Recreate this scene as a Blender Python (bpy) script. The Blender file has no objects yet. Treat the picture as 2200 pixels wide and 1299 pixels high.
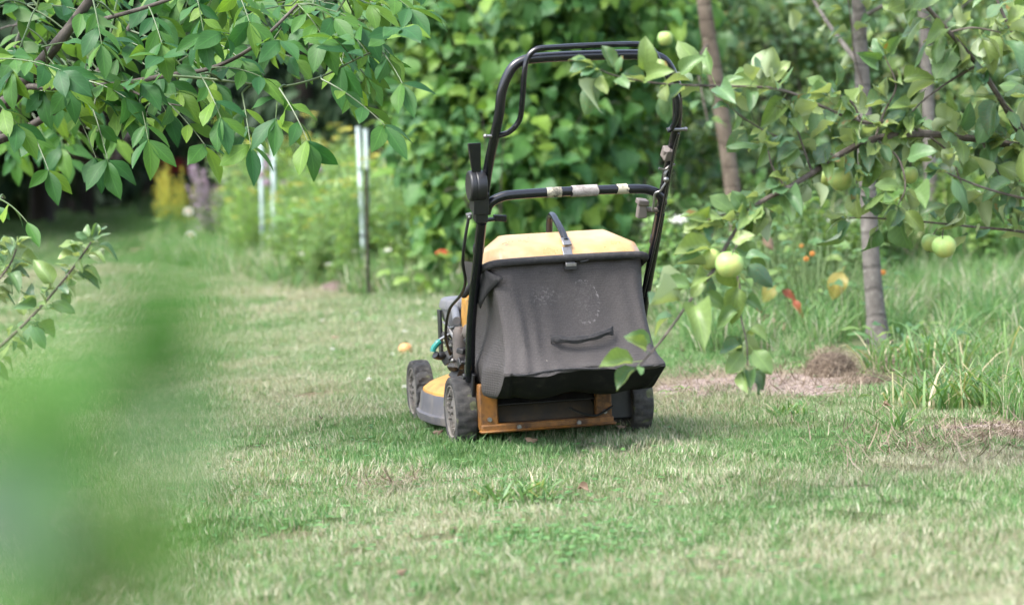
import bpy, math, random
import numpy as np
from mathutils import Vector, Matrix, Euler
random.seed(7)
rng = np.random.default_rng(11)
sc = bpy.context.scene
COL = sc.collection
rad = math.radians

# ------------------------------------------------------------------ camera
PW, PH, FPX = 2200, 1299, 4600.0
CAM_H, PITCH, ROLL = 0.80, 3.9, 2.5
p_, r_ = rad(PITCH), rad(ROLL)
c_fwd = Vector((0, math.cos(p_), -math.sin(p_)))
up0 = Vector((0, math.sin(p_), math.cos(p_)))
rt0 = Vector((1, 0, 0))
c_rt = rt0 * math.cos(r_) - up0 * math.sin(r_)
c_up = up0 * math.cos(r_) + rt0 * math.sin(r_)
c_pos = Vector((0, 0, CAM_H))
cam_d = bpy.data.cameras.new('camera')
cam = bpy.data.objects.new('camera', cam_d)
COL.objects.link(cam)
m3 = Matrix((c_rt, c_up, -c_fwd)).transposed()
cam.matrix_world = Matrix.Translation(c_pos) @ m3.to_4x4()
cam_d.sensor_width = 36.0
cam_d.lens = 36.0 * FPX / PW
cam_d.clip_start = 0.05
cam_d.clip_end = 600
cam_d.dof.use_dof = True
cam_d.dof.focus_distance = 5.75
cam_d.dof.aperture_fstop = 3.0
sc.camera = cam

# ------------------------------------------------------------------ world, sun, exposure
SUN_EL, SUN_AZ = 58, 235          # azimuth clockwise from +Y: soft sun from behind left
w = bpy.data.worlds.new('World')
sc.world = w
w.use_nodes = True
wn = w.node_tree
bg = wn.nodes['Background']
sky = wn.nodes.new('ShaderNodeTexSky')
sky.sky_type = 'NISHITA'
sky.sun_disc = False
sky.sun_elevation = rad(SUN_EL)
sky.sun_rotation = rad(SUN_AZ)
sky.dust_density = 3.0
hs = wn.nodes.new('ShaderNodeHueSaturation')
hs.inputs['Saturation'].default_value = 0.70
wn.links.new(sky.outputs[0], hs.inputs['Color'])
wn.links.new(hs.outputs[0], bg.inputs['Color'])
bg.inputs['Strength'].default_value = 0.15
sd = bpy.data.lights.new('sun', 'SUN')
sd.energy = 1.5
sd.angle = rad(24)
sd.color = (1.0, 0.97, 0.93)
sun = bpy.data.objects.new('sun', sd)
COL.objects.link(sun)
sv = Vector((math.sin(rad(SUN_AZ)) * math.cos(rad(SUN_EL)), math.cos(rad(SUN_AZ)) * math.cos(rad(SUN_EL)), math.sin(rad(SUN_EL))))
sun.rotation_euler = sv.to_track_quat('Z', 'Y').to_euler()
sun.location = sv * 30
vs = sc.view_settings
vs.view_transform = 'Standard'
vs.look = 'None'
vs.exposure = 2.25
vs.gamma = 1
vs.use_curve_mapping = False
cy = sc.cycles
cy.max_bounces = 7
cy.diffuse_bounces = 3
cy.glossy_bounces = 2
cy.transmission_bounces = 4
cy.transparent_max_bounces = 4
cy.use_denoising = True

# ------------------------------------------------------------------ helpers: places
def ray(px, py):
    return c_fwd + c_rt * ((px - PW / 2) / FPX) - c_up * ((py - PH / 2) / FPX)
def at(px, py, Y):                      # the point seen at a photo pixel at depth Y
    d = ray(px, py)
    return c_pos + d * (Y / d.y)
def gnd(px, py):
    d = ray(px, py)
    return c_pos + d * (-CAM_H / d.z)
def proj(P):
    P = np.asarray(P, float).reshape(-1, 3) - np.array(c_pos)
    z = P @ np.array(c_fwd)
    zz = np.where(z > .05, z, .05)
    return PW / 2 + FPX * (P @ np.array(c_rt)) / zz, PH / 2 - FPX * (P @ np.array(c_up)) / zz, z

def vnoise(x, y, scale, seed):
    r = np.random.default_rng(seed).random((64, 64))
    x = np.asarray(x) / scale + 1000.3; y = np.asarray(y) / scale + 1000.7
    i = np.floor(x).astype(int); j = np.floor(y).astype(int)
    u = x - i; v = y - j
    u = u * u * (3 - 2 * u); v = v * v * (3 - 2 * v)
    g = lambda a, b: r[a % 64, b % 64]
    return (g(i, j) * (1 - u) + g(i + 1, j) * u) * (1 - v) + (g(i, j + 1) * (1 - u) + g(i + 1, j + 1) * u) * v

# ------------------------------------------------------------------ helpers: materials
def new_mat(name):
    m = bpy.data.materials.new(name)
    m.use_nodes = True
    nt = m.node_tree
    for n in list(nt.nodes): nt.nodes.remove(n)
    out = nt.nodes.new('ShaderNodeOutputMaterial')
    return m, nt, out
def N(nt, t, **kw):
    n = nt.nodes.new(t)
    for k, v in kw.items(): setattr(n, k, v)
    return n
def L(nt, a, b): nt.links.new(a, b)
def mixc(nt, fac, a, b, blend='MIX'):
    n = N(nt, 'ShaderNodeMix', data_type='RGBA', blend_type=blend)
    for sock, v in ((n.inputs[0], fac), (n.inputs[6], a), (n.inputs[7], b)):
        if isinstance(v, (int, float)): sock.default_value = v
        elif isinstance(v, tuple): sock.default_value = (*v[:3], 1)
        else: L(nt, v, sock)
    return n.outputs[2]
def mathn(nt, op, a, b=None, c=None):
    n = N(nt, 'ShaderNodeMath', operation=op)
    for k, v in enumerate((a, b, c)):
        if v is None: continue
        if isinstance(v, (int, float)): n.inputs[k].default_value = v
        else: L(nt, v, n.inputs[k])
    return n.outputs[0]
def noise(nt, scale, detail=4, vec=None, rough=.55):
    n = N(nt, 'ShaderNodeTexNoise')
    n.inputs['Scale'].default_value = scale
    n.inputs['Detail'].default_value = detail
    n.inputs['Roughness'].default_value = rough
    if vec is not None: L(nt, vec, n.inputs['Vector'])
    return n.outputs[0]
def ramp(nt, fac, stops):
    n = N(nt, 'ShaderNodeValToRGB')
    e = n.color_ramp.elements
    while len(e) < len(stops): e.new(.5)
    for k, (p, c) in enumerate(stops):
        e[k].position = p
        e[k].color = (*c, 1) if isinstance(c, tuple) else (c, c, c, 1)
    L(nt, fac, n.inputs[0])
    return n.outputs[0]
def objco(nt): return N(nt, 'ShaderNodeTexCoord').outputs['Object']
def princ(nt, out, base, rough=.5, metal=0., spec=.5, bump=None, bstr=.3, bdist=.002):
    b = N(nt, 'ShaderNodeBsdfPrincipled')
    if isinstance(base, tuple): b.inputs['Base Color'].default_value = (*base, 1)
    else: L(nt, base, b.inputs['Base Color'])
    if isinstance(rough, (int, float)): b.inputs['Roughness'].default_value = rough
    else: L(nt, rough, b.inputs['Roughness'])
    b.inputs['Metallic'].default_value = metal
    b.inputs['Specular IOR Level'].default_value = spec
    if bump is not None:
        bn = N(nt, 'ShaderNodeBump')
        bn.inputs['Strength'].default_value = bstr
        bn.inputs['Distance'].default_value = bdist
        L(nt, bump, bn.inputs['Height'])
        L(nt, bn.outputs[0], b.inputs['Normal'])
    if out is not None: L(nt, b.outputs[0], out.inputs[0])
    return b

def worn(name, base, dirt, scale=30, lo=.5, hi=.7, rough=.45, metal=0, spec=.5, bstr=.15, amount=1.0):
    """a plain coat of BASE with patches of DIRT / wear"""
    m, nt, out = new_mat(name)
    co = objco(nt)
    n1 = noise(nt, scale, 6, co, .65)
    n2 = noise(nt, scale * 6, 3, co)
    f = ramp(nt, n1, [(lo, 0.), (hi, amount)])
    f2 = mathn(nt, 'MULTIPLY', f, ramp(nt, n2, [(.3, .45), (.7, 1.)]))
    c = mixc(nt, f2, base, dirt)
    r = mathn(nt, 'MULTIPLY_ADD', f2, .35, rough)
    princ(nt, out, c, r, metal, spec, n2, bstr, .001)
    return m

def rnd01(nt, k=7.31):
    oi = N(nt, 'ShaderNodeObjectInfo').outputs['Random']
    g = N(nt, 'ShaderNodeNewGeometry').outputs['Random Per Island']
    return mathn(nt, 'FRACT', mathn(nt, 'MULTIPLY_ADD', g, k, mathn(nt, 'MULTIPLY', oi, 3.7)))

def leaf_mat(name, stops, under=None, trans=.35, rough=.42, spec=.4, vein=.25, spots=None, tcol=(1.25, 1.3, .5), uvvein=True):
    m, nt, out = new_mat(name)
    r = rnd01(nt)
    c = ramp(nt, r, stops)
    co = N(nt, 'ShaderNodeTexCoord')
    if spots:
        s = noise(nt, 55, 3, co.outputs['Object'])
        sel = mathn(nt, 'GREATER_THAN', rnd01(nt, 13.7), .72)
        c = mixc(nt, mathn(nt, 'MULTIPLY', sel, ramp(nt, s, [(.56, 0.), (.64, .8)])), c, spots)
    hb = None
    if uvvein:
        uv = N(nt, 'ShaderNodeSeparateXYZ')
        L(nt, co.outputs['UV'], uv.inputs[0])
        du = mathn(nt, 'ABSOLUTE', mathn(nt, 'SUBTRACT', uv.outputs[0], .5))
        mid = mathn(nt, 'LESS_THAN', du, .035)
        sv_ = mathn(nt, 'FRACT', mathn(nt, 'MULTIPLY', mathn(nt, 'SUBTRACT', uv.outputs[1], mathn(nt, 'MULTIPLY', du, .7)), 7.))
        side = mathn(nt, 'LESS_THAN', mathn(nt, 'ABSOLUTE', mathn(nt, 'SUBTRACT', sv_, .5)), .09)
        vv = mathn(nt, 'MAXIMUM', mid, mathn(nt, 'MULTIPLY', side, .55))
        light = mixc(nt, 1.0, c, (1.6, 1.6, 1.5), 'MULTIPLY')
        c = mixc(nt, mathn(nt, 'MULTIPLY', vv, vein * 2), c, light)
        hb = sv_
    if under:
        bf = N(nt, 'ShaderNodeNewGeometry').outputs['Backfacing']
        c = mixc(nt, bf, c, under)
    b = princ(nt, None, c, rough, 0, spec, hb, .25, .001)
    t = N(nt, 'ShaderNodeBsdfTranslucent')
    L(nt, mixc(nt, 1.0, c, tcol, 'MULTIPLY'), t.inputs[0])
    mx = N(nt, 'ShaderNodeMixShader')
    mx.inputs[0].default_value = trans
    L(nt, b.outputs[0], mx.inputs[1]); L(nt, t.outputs[0], mx.inputs[2])
    L(nt, mx.outputs[0], out.inputs[0])
    return m

def plain(name, base, rough=.5, metal=0, spec=.5):
    m, nt, out = new_mat(name)
    n = noise(nt, 60, 4, objco(nt))
    d = tuple(x * .7 for x in base)
    princ(nt, out, mixc(nt, n, base, d), rough, metal, spec)
    return m

def bark_mat(name, a, b, scale=18, sy=.35, bstr=.6):
    m, nt, out = new_mat(name)
    mp = N(nt, 'ShaderNodeMapping')
    L(nt, objco(nt), mp.inputs[0])
    mp.inputs['Scale'].default_value = (1, 1, sy)
    n = noise(nt, scale, 6, mp.outputs[0], .7)
    n2 = noise(nt, 5, 3, objco(nt))
    c = mixc(nt, ramp(nt, n, [(.35, 0.), (.65, 1.)]), a, b)
    c = mixc(nt, ramp(nt, n2, [(.5, 0.), (.75, .5)]), c, tuple(min(1, x * 1.6 + .02) for x in b))
    wv = N(nt, 'ShaderNodeTexWave'); wv.bands_direction = 'Z'; wv.inputs['Scale'].default_value = 3.1; wv.inputs['Distortion'].default_value = 6.5; wv.inputs['Detail'].default_value = 3
    L(nt, objco(nt), wv.inputs['Vector'])
    ring = ramp(nt, wv.outputs['Fac'], [(.0, 1.), (.12, 0.)])
    c = mixc(nt, mathn(nt, 'MULTIPLY', ring, .4), c, tuple(x * .45 for x in a))
    li = ramp(nt, noise(nt, 26, 4, objco(nt), .7), [(.60, 0.), (.66, .55)])
    c = mixc(nt, li, c, tuple(min(1, x * 1.5 + .03) for x in (b[0], b[1] * 1.08, b[2])))
    princ(nt, out, c, .85, 0, .2, mathn(nt, 'SUBTRACT', n, mathn(nt, 'MULTIPLY', ring, .5)), bstr, .006)
    return m

# ------------------------------------------------------------------ helpers: objects
def tag(o, label=None, cat=None, group=None, kind=None):
    if label: o['label'] = label
    if cat: o['category'] = cat
    if group: o['group'] = group
    if kind: o['kind'] = kind
    return o
def thing(name, label, cat, loc=(0, 0, 0), rotz=0, group=None):
    o = bpy.data.objects.new(name, None)
    o.empty_display_size = .1
    COL.objects.link(o)
    o.location = loc
    o.rotation_euler = (0, 0, rotz)
    return tag(o, label, cat, group)

class MB:
    def __init__(s): s.v = []; s.f = []
    def add(s, v, f):
        k = len(s.v)
        s.v += [tuple(x) for x in v]
        s.f += [tuple(i + k for i in q) for q in f]
        return s
    def box(s, c, d, rot=(0, 0, 0), taper=1.0):
        R = Euler(rot).to_matrix(); c = Vector(c)
        v = []
        for z in (-.5, .5):
            t = taper if z > 0 else 1
            for x, y in ((-.5, -.5), (.5, -.5), (.5, .5), (-.5, .5)):
                v.append(c + R @ Vector((x * d[0] * t, y * d[1] * t, z * d[2])))
        return s.add(v, [(3, 2, 1, 0), (4, 5, 6, 7), (0, 1, 5, 4), (1, 2, 6, 5), (2, 3, 7, 6), (3, 0, 4, 7)])
    def tube(s, pts, r, n=10, cap=True):
        pts = [Vector(p) for p in pts]
        rs = r if isinstance(r, (list, tuple)) else [r] * len(pts)
        T = [((pts[min(i + 1, len(pts) - 1)] - pts[max(i - 1, 0)])).normalized() for i in range(len(pts))]
        a = T[0].orthogonal().normalized()
        v = []
        for i, p in enumerate(pts):
            a = (a - T[i] * a.dot(T[i]))
            if a.length < 1e-6: a = T[i].orthogonal()
            a.normalize(); b = T[i].cross(a)
            for k in range(n):
                t = 2 * math.pi * k / n
                v.append(p + (a * math.cos(t) + b * math.sin(t)) * rs[i])
        f = []
        for i in range(len(pts) - 1):
            for k in range(n):
                q = (k + 1) % n
                f.append((i * n + k, i * n + q, (i + 1) * n + q, (i + 1) * n + k))
        if cap:
            f.append(tuple(range(n - 1, -1, -1)))
            f.append(tuple((len(pts) - 1) * n + k for k in range(n)))
        return s.add(v, f)
    def lathe(s, prof, o, axis='X', n=32, fn=None):
        """revolve (radius, along) profile round an axis through o"""
        v = []; o = Vector(o)
        for i, (r, h) in enumerate(prof):
            for k in range(n):
                t = 2 * math.pi * k / n
                rr = r + (fn(i, k) if fn else 0)
                a, b = rr * math.cos(t), rr * math.sin(t)
                v.append(o + (Vector((h, a, b)) if axis == 'X' else Vector((a, b, h)) if axis == 'Z' else Vector((b, h, a))))
        f = []
        for i in range(len(prof) - 1):
            for k in range(n):
                q = (k + 1) % n
                f.append((i * n + k, i * n + q, (i + 1) * n + q, (i + 1) * n + k))
        if prof[0][0] > 1e-5: f.append(tuple(range(n - 1, -1, -1)))
        if prof[-1][0] > 1e-5: f.append(tuple((len(prof) - 1) * n + k for k in range(n)))
        return s.add(v, f)
    def ball(s, c, r, n=10):
        rr = r if isinstance(r, (tuple, list)) else (r, r, r)
        v = []; f = []
        m = n // 2 + 1
        for i in range(m + 1):
            a = math.pi * i / m
            for k in range(n):
                t = 2 * math.pi * k / n
                v.append((c[0] + rr[0] * math.sin(a) * math.cos(t), c[1] + rr[1] * math.sin(a) * math.sin(t), c[2] + rr[2] * math.cos(a)))
        for i in range(m):
            for k in range(n):
                q = (k + 1) % n
                f.append((i * n + k, (i + 1) * n + k, (i + 1) * n + q, i * n + q))
        return s.add(v, f)
    def mesh(s, name, mat, smooth=True, bevel=0):
        me = bpy.data.meshes.new(name)
        me.from_pydata(s.v, [], s.f)
        me.validate()
        if mat: me.materials.append(mat)
        if smooth:
            me.polygons.foreach_set('use_smooth', [True] * len(me.polygons))
        return me
    def build(s, name, mat, parent=None, smooth=True, bevel=0, subdiv=0, loc=None, sharp=40, solid=0):
        me = s.mesh(name, mat, smooth)
        if smooth: me.set_sharp_from_angle(angle=rad(sharp))
        o = bpy.data.objects.new(name, me)
        COL.objects.link(o)
        if parent is not None: o.parent = parent
        if loc is not None: o.location = loc
        if solid:
            md = o.modifiers.new('solid', 'SOLIDIFY'); md.thickness = solid
        if bevel:
            md = o.modifiers.new('bevel', 'BEVEL'); md.width = bevel; md.segments = 2; md.limit_method = 'ANGLE'; md.angle_limit = rad(35)
        if subdiv:
            md = o.modifiers.new('sub', 'SUBSURF'); md.levels = subdiv; md.render_levels = subdiv
        return o

def spline(pts, per=6):
    """Catmull-Rom through the points"""
    P = [Vector(p) for p in pts]
    if len(P) < 3: 
        return [P[0].lerp(P[-1], k / per) for k in range(per + 1)]
    out = []
    for i in range(len(P) - 1):
        a = P[max(i - 1, 0)]; b = P[i]; c = P[i + 1]; d = P[min(i + 2, len(P) - 1)]
        for k in range(per):
            t = k / per
            out.append(.5 * ((2 * b) + (c - a) * t + (2 * a - 5 * b + 4 * c - d) * t * t + (3 * b - a - 3 * c + d) * t ** 3))
    out.append(P[-1])
    return out
def rlerp(a, b, n): return [a + (b - a) * i / (n - 1) for i in range(n)]

# ------------------------------------------------------------------ helpers: leaves
def leaf_mesh(name, mat, wfun, rows=6, cols=4, width=.5, fold=.25, droop=.25, wave=.0, curl=0., petiole=.18, base=0.0, twist=0.):
    """a leaf of length 1 along +Y, normal +Z: a curved, folded blade with a petiole"""
    v = []; f = []; uv = []
    for i in range(rows + 1):
        t = i / rows
        hw = wfun(t) * width * .5
        for j in range(cols + 1):
            s = -1 + 2 * j / cols
            x = hw * s
            z = fold * abs(x) - droop * t * t + wave * math.sin(t * 9 + s * 2.2) * abs(s) * .12 + curl * s * s * hw * 1.2
            z += twist * x * t
            y = t - .12 * droop * t * t
            if base: y -= base * abs(s) * math.exp(-t * 7)
            v.append((x, y + petiole, z)); uv.append((j / cols, t))
    c = cols + 1
    for i in range(rows):
        for j in range(cols):
            f.append((i * c + j, i * c + j + 1, (i + 1) * c + j + 1, (i + 1) * c + j))
    if petiole:
        k = len(v); r = .012
        v += [(-r, 0, r), (r, 0, r), (0, 0, -r), (-r * .7, petiole + .03, r * .2), (r * .7, petiole + .03, r * .2), (0, petiole + .03, -r)]
        uv += [(.5, 0)] * 6
        f += [(k, k + 1, k + 4, k + 3), (k + 1, k + 2, k + 5, k + 4), (k + 2, k, k + 3, k + 5)]
    me = bpy.data.meshes.new(name)
    me.from_pydata(v, [], f)
    ul = me.uv_layers.new(name='UVMap')
    li = np.empty(len(me.loops), int); me.loops.foreach_get('vertex_index', li)
    ul.data.foreach_set('uv', np.array(uv)[li].ravel())
    me.materials.append(mat)
    me.polygons.foreach_set('use_smooth', [True] * len(me.polygons))
    return me
W_BLUNT = lambda t: math.sin(math.pi * min(1, t ** .8)) ** .62 if 0 < t < 1 else (.06 if t == 0 else .0)
W_OVATE = lambda t: math.sin(math.pi * min(1, t ** .72)) ** .85 if 0 < t < 1 else (.06 if t == 0 else .0)
W_ELLIP = lambda t: math.sin(math.pi * t ** .95) ** .95 * (1 - .25 * max(0, t - .6)) if 0 < t < 1 else (.05 if t == 0 else 0.)
W_ROUND = lambda t: (math.sin(math.pi * (t * .93 + .07) ** .62)) ** .75 if 0 < t < 1 else (.35 if t == 0 else 0.)
W_LANCE = lambda t: math.sin(math.pi * t ** .6) ** 1.1 if 0 < t < 1 else (.05 if t == 0 else 0.)
W_LOBE = lambda t: ((math.sin(math.pi * (t * .93 + .07) ** .6)) ** .7) * (1 - .22 * math.cos(t * 15)) if 0 < t < 1 else (.3 if t == 0 else 0.)

class ProtoSet:
    """leaf shapes that go with each other; arrays cached for joining"""
    def __init__(s, meshes):
        s.meshes = meshes; s.arr = []
        for me in meshes:
            n = len(me.vertices)
            co = np.empty(n * 3); me.vertices.foreach_get('co', co)
            lt = np.empty(len(me.polygons), int); me.polygons.foreach_get('loop_total', lt)
            li = np.empty(len(me.loops), int); me.loops.foreach_get('vertex_index', li)
            uv = np.zeros(len(me.loops) * 2)
            if me.uv_layers: me.uv_layers[0].data.foreach_get('uv', uv)
            s.arr.append((co.reshape(-1, 3), lt, li, uv.reshape(-1, 2)))
        s.mat = meshes[0].materials[0]

def frames(pos, d, nrm, scale):
    d = d / np.linalg.norm(d, axis=1, keepdims=True)
    z = nrm - d * np.sum(nrm * d, axis=1, keepdims=True)
    z /= np.linalg.norm(z, axis=1, keepdims=True) + 1e-9
    x = np.cross(d, z)
    M = np.zeros((len(pos), 4, 4))
    M[:, :3, 0] = x * scale[:, None]; M[:, :3, 1] = d * scale[:, None]; M[:, :3, 2] = z * scale[:, None]
    M[:, :3, 3] = pos; M[:, 3, 3] = 1
    return M

def joined(name, ps, M, idx, parent=None, loc=(0, 0, 0)):
    V = []; LI = []; LT = []; UV = []; off = 0
    for k, (co, lt, li, uv) in enumerate(ps.arr):
        Mk = M[idx == k]
        if not len(Mk): continue
        n = len(Mk); nv = len(co)
        v = np.einsum('nij,vj->nvi', Mk[:, :3, :3], co) + Mk[:, None, :3, 3]
        V.append(v.reshape(-1, 3))
        LI.append((li[None, :] + (np.arange(n) * nv)[:, None] + off).ravel())
        LT.append(np.tile(lt, n)); UV.append(np.tile(uv, (n, 1)))
        off += n * nv
    V = np.concatenate(V) - np.array(loc); LI = np.concatenate(LI); LT = np.concatenate(LT); UV = np.concatenate(UV)
    me = bpy.data.meshes.new(name)
    me.vertices.add(len(V)); me.vertices.foreach_set('co', V.ravel())
    me.loops.add(len(LI)); me.loops.foreach_set('vertex_index', LI)
    me.polygons.add(len(LT))
    ls = np.concatenate(([0], np.cumsum(LT)[:-1]))
    me.polygons.foreach_set('loop_start', ls); me.polygons.foreach_set('loop_total', LT)
    me.polygons.foreach_set('use_smooth', np.ones(len(LT), bool))
    ul = me.uv_layers.new(name='UVMap'); ul.data.foreach_set('uv', UV.ravel())
    me.materials.append(ps.mat)
    me.update(calc_edges=True)
    o = bpy.data.objects.new(name, me); COL.objects.link(o)
    if parent is not None: o.parent = parent
    return o

def leaves(parent, ps, pos, d, nrm, scale, nobj, name='leaf', stuff='foliage', minpx=9):
    """the leaves that show largest become parts of their own, the rest one 'stuff' part"""
    pos = np.asarray(pos, float); d = np.asarray(d, float); nrm = np.asarray(nrm, float); scale = np.asarray(scale, float)
    M = frames(pos, d, nrm, scale)
    idx = rng.integers(0, len(ps.meshes), len(pos))
    px, py, z = proj(pos + d * scale[:, None] * .5)
    inside = (px > -20) & (px < PW + 20) & (py > -20) & (py < PH + 20) & (z > .2)
    size = np.where(inside, scale / np.maximum(z, .1) * FPX, 0)
    order = np.argsort(-size)
    pick = [i for i in order[:nobj] if size[i] > minpx]
    loc = np.array(parent.location)
    rz = Matrix.Rotation(-parent.rotation_euler.z, 4, 'Z')
    T = rz @ Matrix.Translation(-Vector(loc))
    for i in pick:
        o = bpy.data.objects.new(name, ps.meshes[idx[i]])
        COL.objects.link(o)
        o.parent = parent
        o.matrix_local = T @ Matrix(M[i].tolist())
    rest = np.ones(len(pos), bool); rest[pick] = False
    if rest.any():
        tag(joined(stuff, ps, M[rest], idx[rest], parent, loc), kind='stuff')

def rnd_unit(n):
    v = rng.normal(size=(n, 3))
    return v / np.linalg.norm(v, axis=1, keepdims=True)

def crown_points(n, ells, clumps=0, spread=.25, shell=.55):
    """points in a union of ellipsoids (centre, radii), gathered in clumps, biased to the outside; and the outward directions"""
    ells = [(np.array(c, float), np.array(r, float)) for c, r in ells]
    vol = np.array([np.prod(r) for c, r in ells]); vol /= vol.sum()
    if clumps:
        k = rng.choice(len(ells), clumps, p=vol)
        u = rnd_unit(clumps) * (shell + (1 - shell) * rng.random((clumps, 1)))
        C = np.array([ells[a][0] for a in k]) + u * np.array([ells[a][1] for a in k])
        j = rng.integers(0, clumps, n)
        pos = C[j] + rng.normal(size=(n, 3)) * spread
        cen = np.array([ells[a][0] for a in k])[j]; R = np.array([ells[a][1] for a in k])[j]
    else:
        k = rng.choice(len(ells), n, p=vol)
        u = rnd_unit(n) * (shell + (1 - shell) * rng.random((n, 1)))
        cen = np.array([ells[a][0] for a in k]); R = np.array([ells[a][1] for a in k])
        pos = cen + u * R
    outw = (pos - cen) / R
    outw /= np.linalg.norm(outw, axis=1, keepdims=True) + 1e-6
    return pos, outw

def crown(parent, ps, n, ells, size, nobj, clumps=60, spread=.2, shell=.55, droop=.4, face=(0, -.5, 0), zmin=.05, name='leaf', jitter=.6, keep=None):
    pos, outw = crown_points(n, ells, clumps, spread, shell)
    ok = pos[:, 2] > zmin
    if keep is not None: ok &= keep(pos)
    pos = pos[ok]; outw = outw[ok]; n = len(pos)
    d = outw * .8 + rnd_unit(n) * .7 + np.array([0, 0, -droop])
    nrm = np.array([0, 0, 1.0]) + outw * .5 + np.array(face) + rnd_unit(n) * jitter
    s = size * (.48 + .85 * rng.random(n) ** 1.4)
    leaves(parent, ps, pos, d, nrm, s, nobj, name)

# ------------------------------------------------------------------ materials
G = lambda a, b, c, d: [(0, a), (.35, b), (.7, c), (1, d)]
M_walnut = leaf_mat('walnut_leaf', G((.024, .090, .030), (.036, .115, .030), (.058, .15, .028), (.15, .25, .03)), under=(.07, .14, .04), trans=.45, rough=.5, spec=.3)
M_apple = leaf_mat('apple_leaf', G((.055, .125, .07), (.08, .155, .065), (.125, .195, .06), (.18, .235, .075)), under=(.25, .31, .18), trans=.3, rough=.42, spots=(.20, .10, .025))
M_fore = leaf_mat('near_leaf', G((.065, .165, .025), (.052, .14, .028), (.040, .105, .022), (.09, .18, .028)), under=(.085, .17, .05), trans=.3, rough=.7, spec=.15)
M_hazel = leaf_mat('hazel_leaf', G((.036, .105, .036), (.05, .135, .036), (.075, .17, .036), (.16, .26, .04)), under=(.12, .19, .08), trans=.42, rough=.55, spec=.3)
M_mid = leaf_mat('mid_tree_leaf', G((.05, .11, .055), (.065, .135, .055), (.08, .15, .05), (.13, .19, .045)), under=(.12, .18, .10), trans=.38, rough=.45, spots=(.30, .15, .02))
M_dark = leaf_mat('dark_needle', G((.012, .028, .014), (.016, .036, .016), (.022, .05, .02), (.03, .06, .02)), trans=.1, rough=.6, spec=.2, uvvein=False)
M_wood = leaf_mat('wood_leaf', G((.04, .09, .035), (.055, .12, .04), (.075, .14, .04), (.11, .17, .045)), trans=.3, rough=.5, uvvein=False)
M_dead = leaf_mat('withered_leaf', G((.42, .30, .27), (.50, .37, .33), (.56, .44, .39), (.34, .24, .21)), trans=.1, rough=.8, spec=.1, uvvein=False, tcol=(1, .9, .8))
M_meadow = leaf_mat('meadow_leaf', G((.11, .22, .09), (.15, .28, .10), (.20, .31, .11), (.27, .34, .12)), trans=.45, rough=.5, uvvein=False)
M_herb = leaf_mat('herb_leaf', G((.08, .18, .05), (.11, .22, .06), (.14, .25, .065), (.19, .28, .07)), under=(.17, .25, .12), trans=.45, rough=.45)
M_yellow = leaf_mat('yellow_flower', G((.34, .34, .06), (.40, .37, .07), (.30, .34, .07), (.42, .34, .06)), trans=.2, rough=.7, uvvein=False, tcol=(1, 1, .7))
M_gold = leaf_mat('goldenrod_flower', G((.44, .42, .04), (.56, .46, .05), (.32, .38, .05), (.60, .44, .05)), trans=.25, rough=.7, uvvein=False, tcol=(1, 1, .7))
M_purple = leaf_mat('mauve_flower', G((.34, .24, .34), (.40, .28, .38), (.28, .21, .25), (.24, .25, .14)), trans=.2, rough=.8, uvvein=False, tcol=(1, .9, 1))
M_white = leaf_mat('white_flower', G((.6, .6, .55), (.65, .65, .6), (.6, .6, .5), (.7, .7, .65)), trans=.2, rough=.7, uvvein=False, tcol=(1, 1, .9))
M_straw = leaf_mat('straw', G((.13, .10, .07), (.22, .175, .13), (.09, .065, .05), (.34, .29, .22)), trans=.15, rough=.8, spec=.15, uvvein=False, tcol=(1, .9, .7))
M_redleaf = leaf_mat('red_leaf', G((.25, .05, .03), (.28, .08, .03), (.2, .04, .03), (.30, .12, .04)), trans=.2, rough=.5, tcol=(1, .8, .6))
M_brownleaf = leaf_mat('brown_leaf', G((.12, .085, .055), (.17, .115, .07), (.10, .07, .05), (.23, .17, .11)), trans=.15, rough=.7, tcol=(1, .8, .6))
M_yelleaf = leaf_mat('yellowing_leaf', G((.21, .19, .045), (.19, .19, .05), (.23, .18, .045), (.19, .17, .045)), trans=.25, rough=.5, spots=(.2, .08, .02))
M_orange = plain('orange_petal', (.60, .22, .03), .6)
M_coral = plain('coral_petal', (.8, .16, .07), .6)
M_bark_w = bark_mat('walnut_bark', (.035, .030, .026), (.075, .065, .056))
M_bark_g = bark_mat('grey_bark', (.070, .063, .056), (.135, .125, .112), 22, .8)
M_bark_b = bark_mat('brown_bark', (.068, .052, .038), (.125, .10, .076), 20, .35)
M_twig = bark_mat('apple_twig', (.050, .041, .034), (.12, .10, .086), 60, .6, .3)
M_green_twig = plain('green_twig', (.055, .095, .025), .5)
M_stem = plain('herb_stem', (.10, .16, .05), .6)
M_darkwood = bark_mat('dark_bark', (.02, .018, .015), (.05, .042, .035))

def apple_mat():
    m, nt, out = new_mat('apple_skin')
    co = objco(nt)
    n = noise(nt, 25, 4, co)
    sp = N(nt, 'ShaderNodeTexVoronoi'); sp.inputs['Scale'].default_value = 240
    L(nt, co, sp.inputs['Vector'])
    c = mixc(nt, n, (.20, .335, .09), (.27, .385, .13))
    c = mixc(nt, ramp(nt, sp.outputs[0], [(.08, .5), (.2, 0.)]), c, (.6, .62, .35))
    c = mixc(nt, ramp(nt, noise(nt, 70, 5, co, .7), [(.6, 0.), (.68, .7)]), c, (.22, .19, .07))
    c = mixc(nt, ramp(nt, noise(nt, 14, 2, co), [(.52, 0.), (.72, .7)]), c, (.40, .36, .10))
    b = princ(nt, out, c, .5, 0, .3)
    b.inputs['Subsurface Weight'].default_value = .1
    b.inputs['Subsurface Radius'].default_value = (.004, .005, .002)
    return m
M_applefruit = apple_mat()

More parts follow.
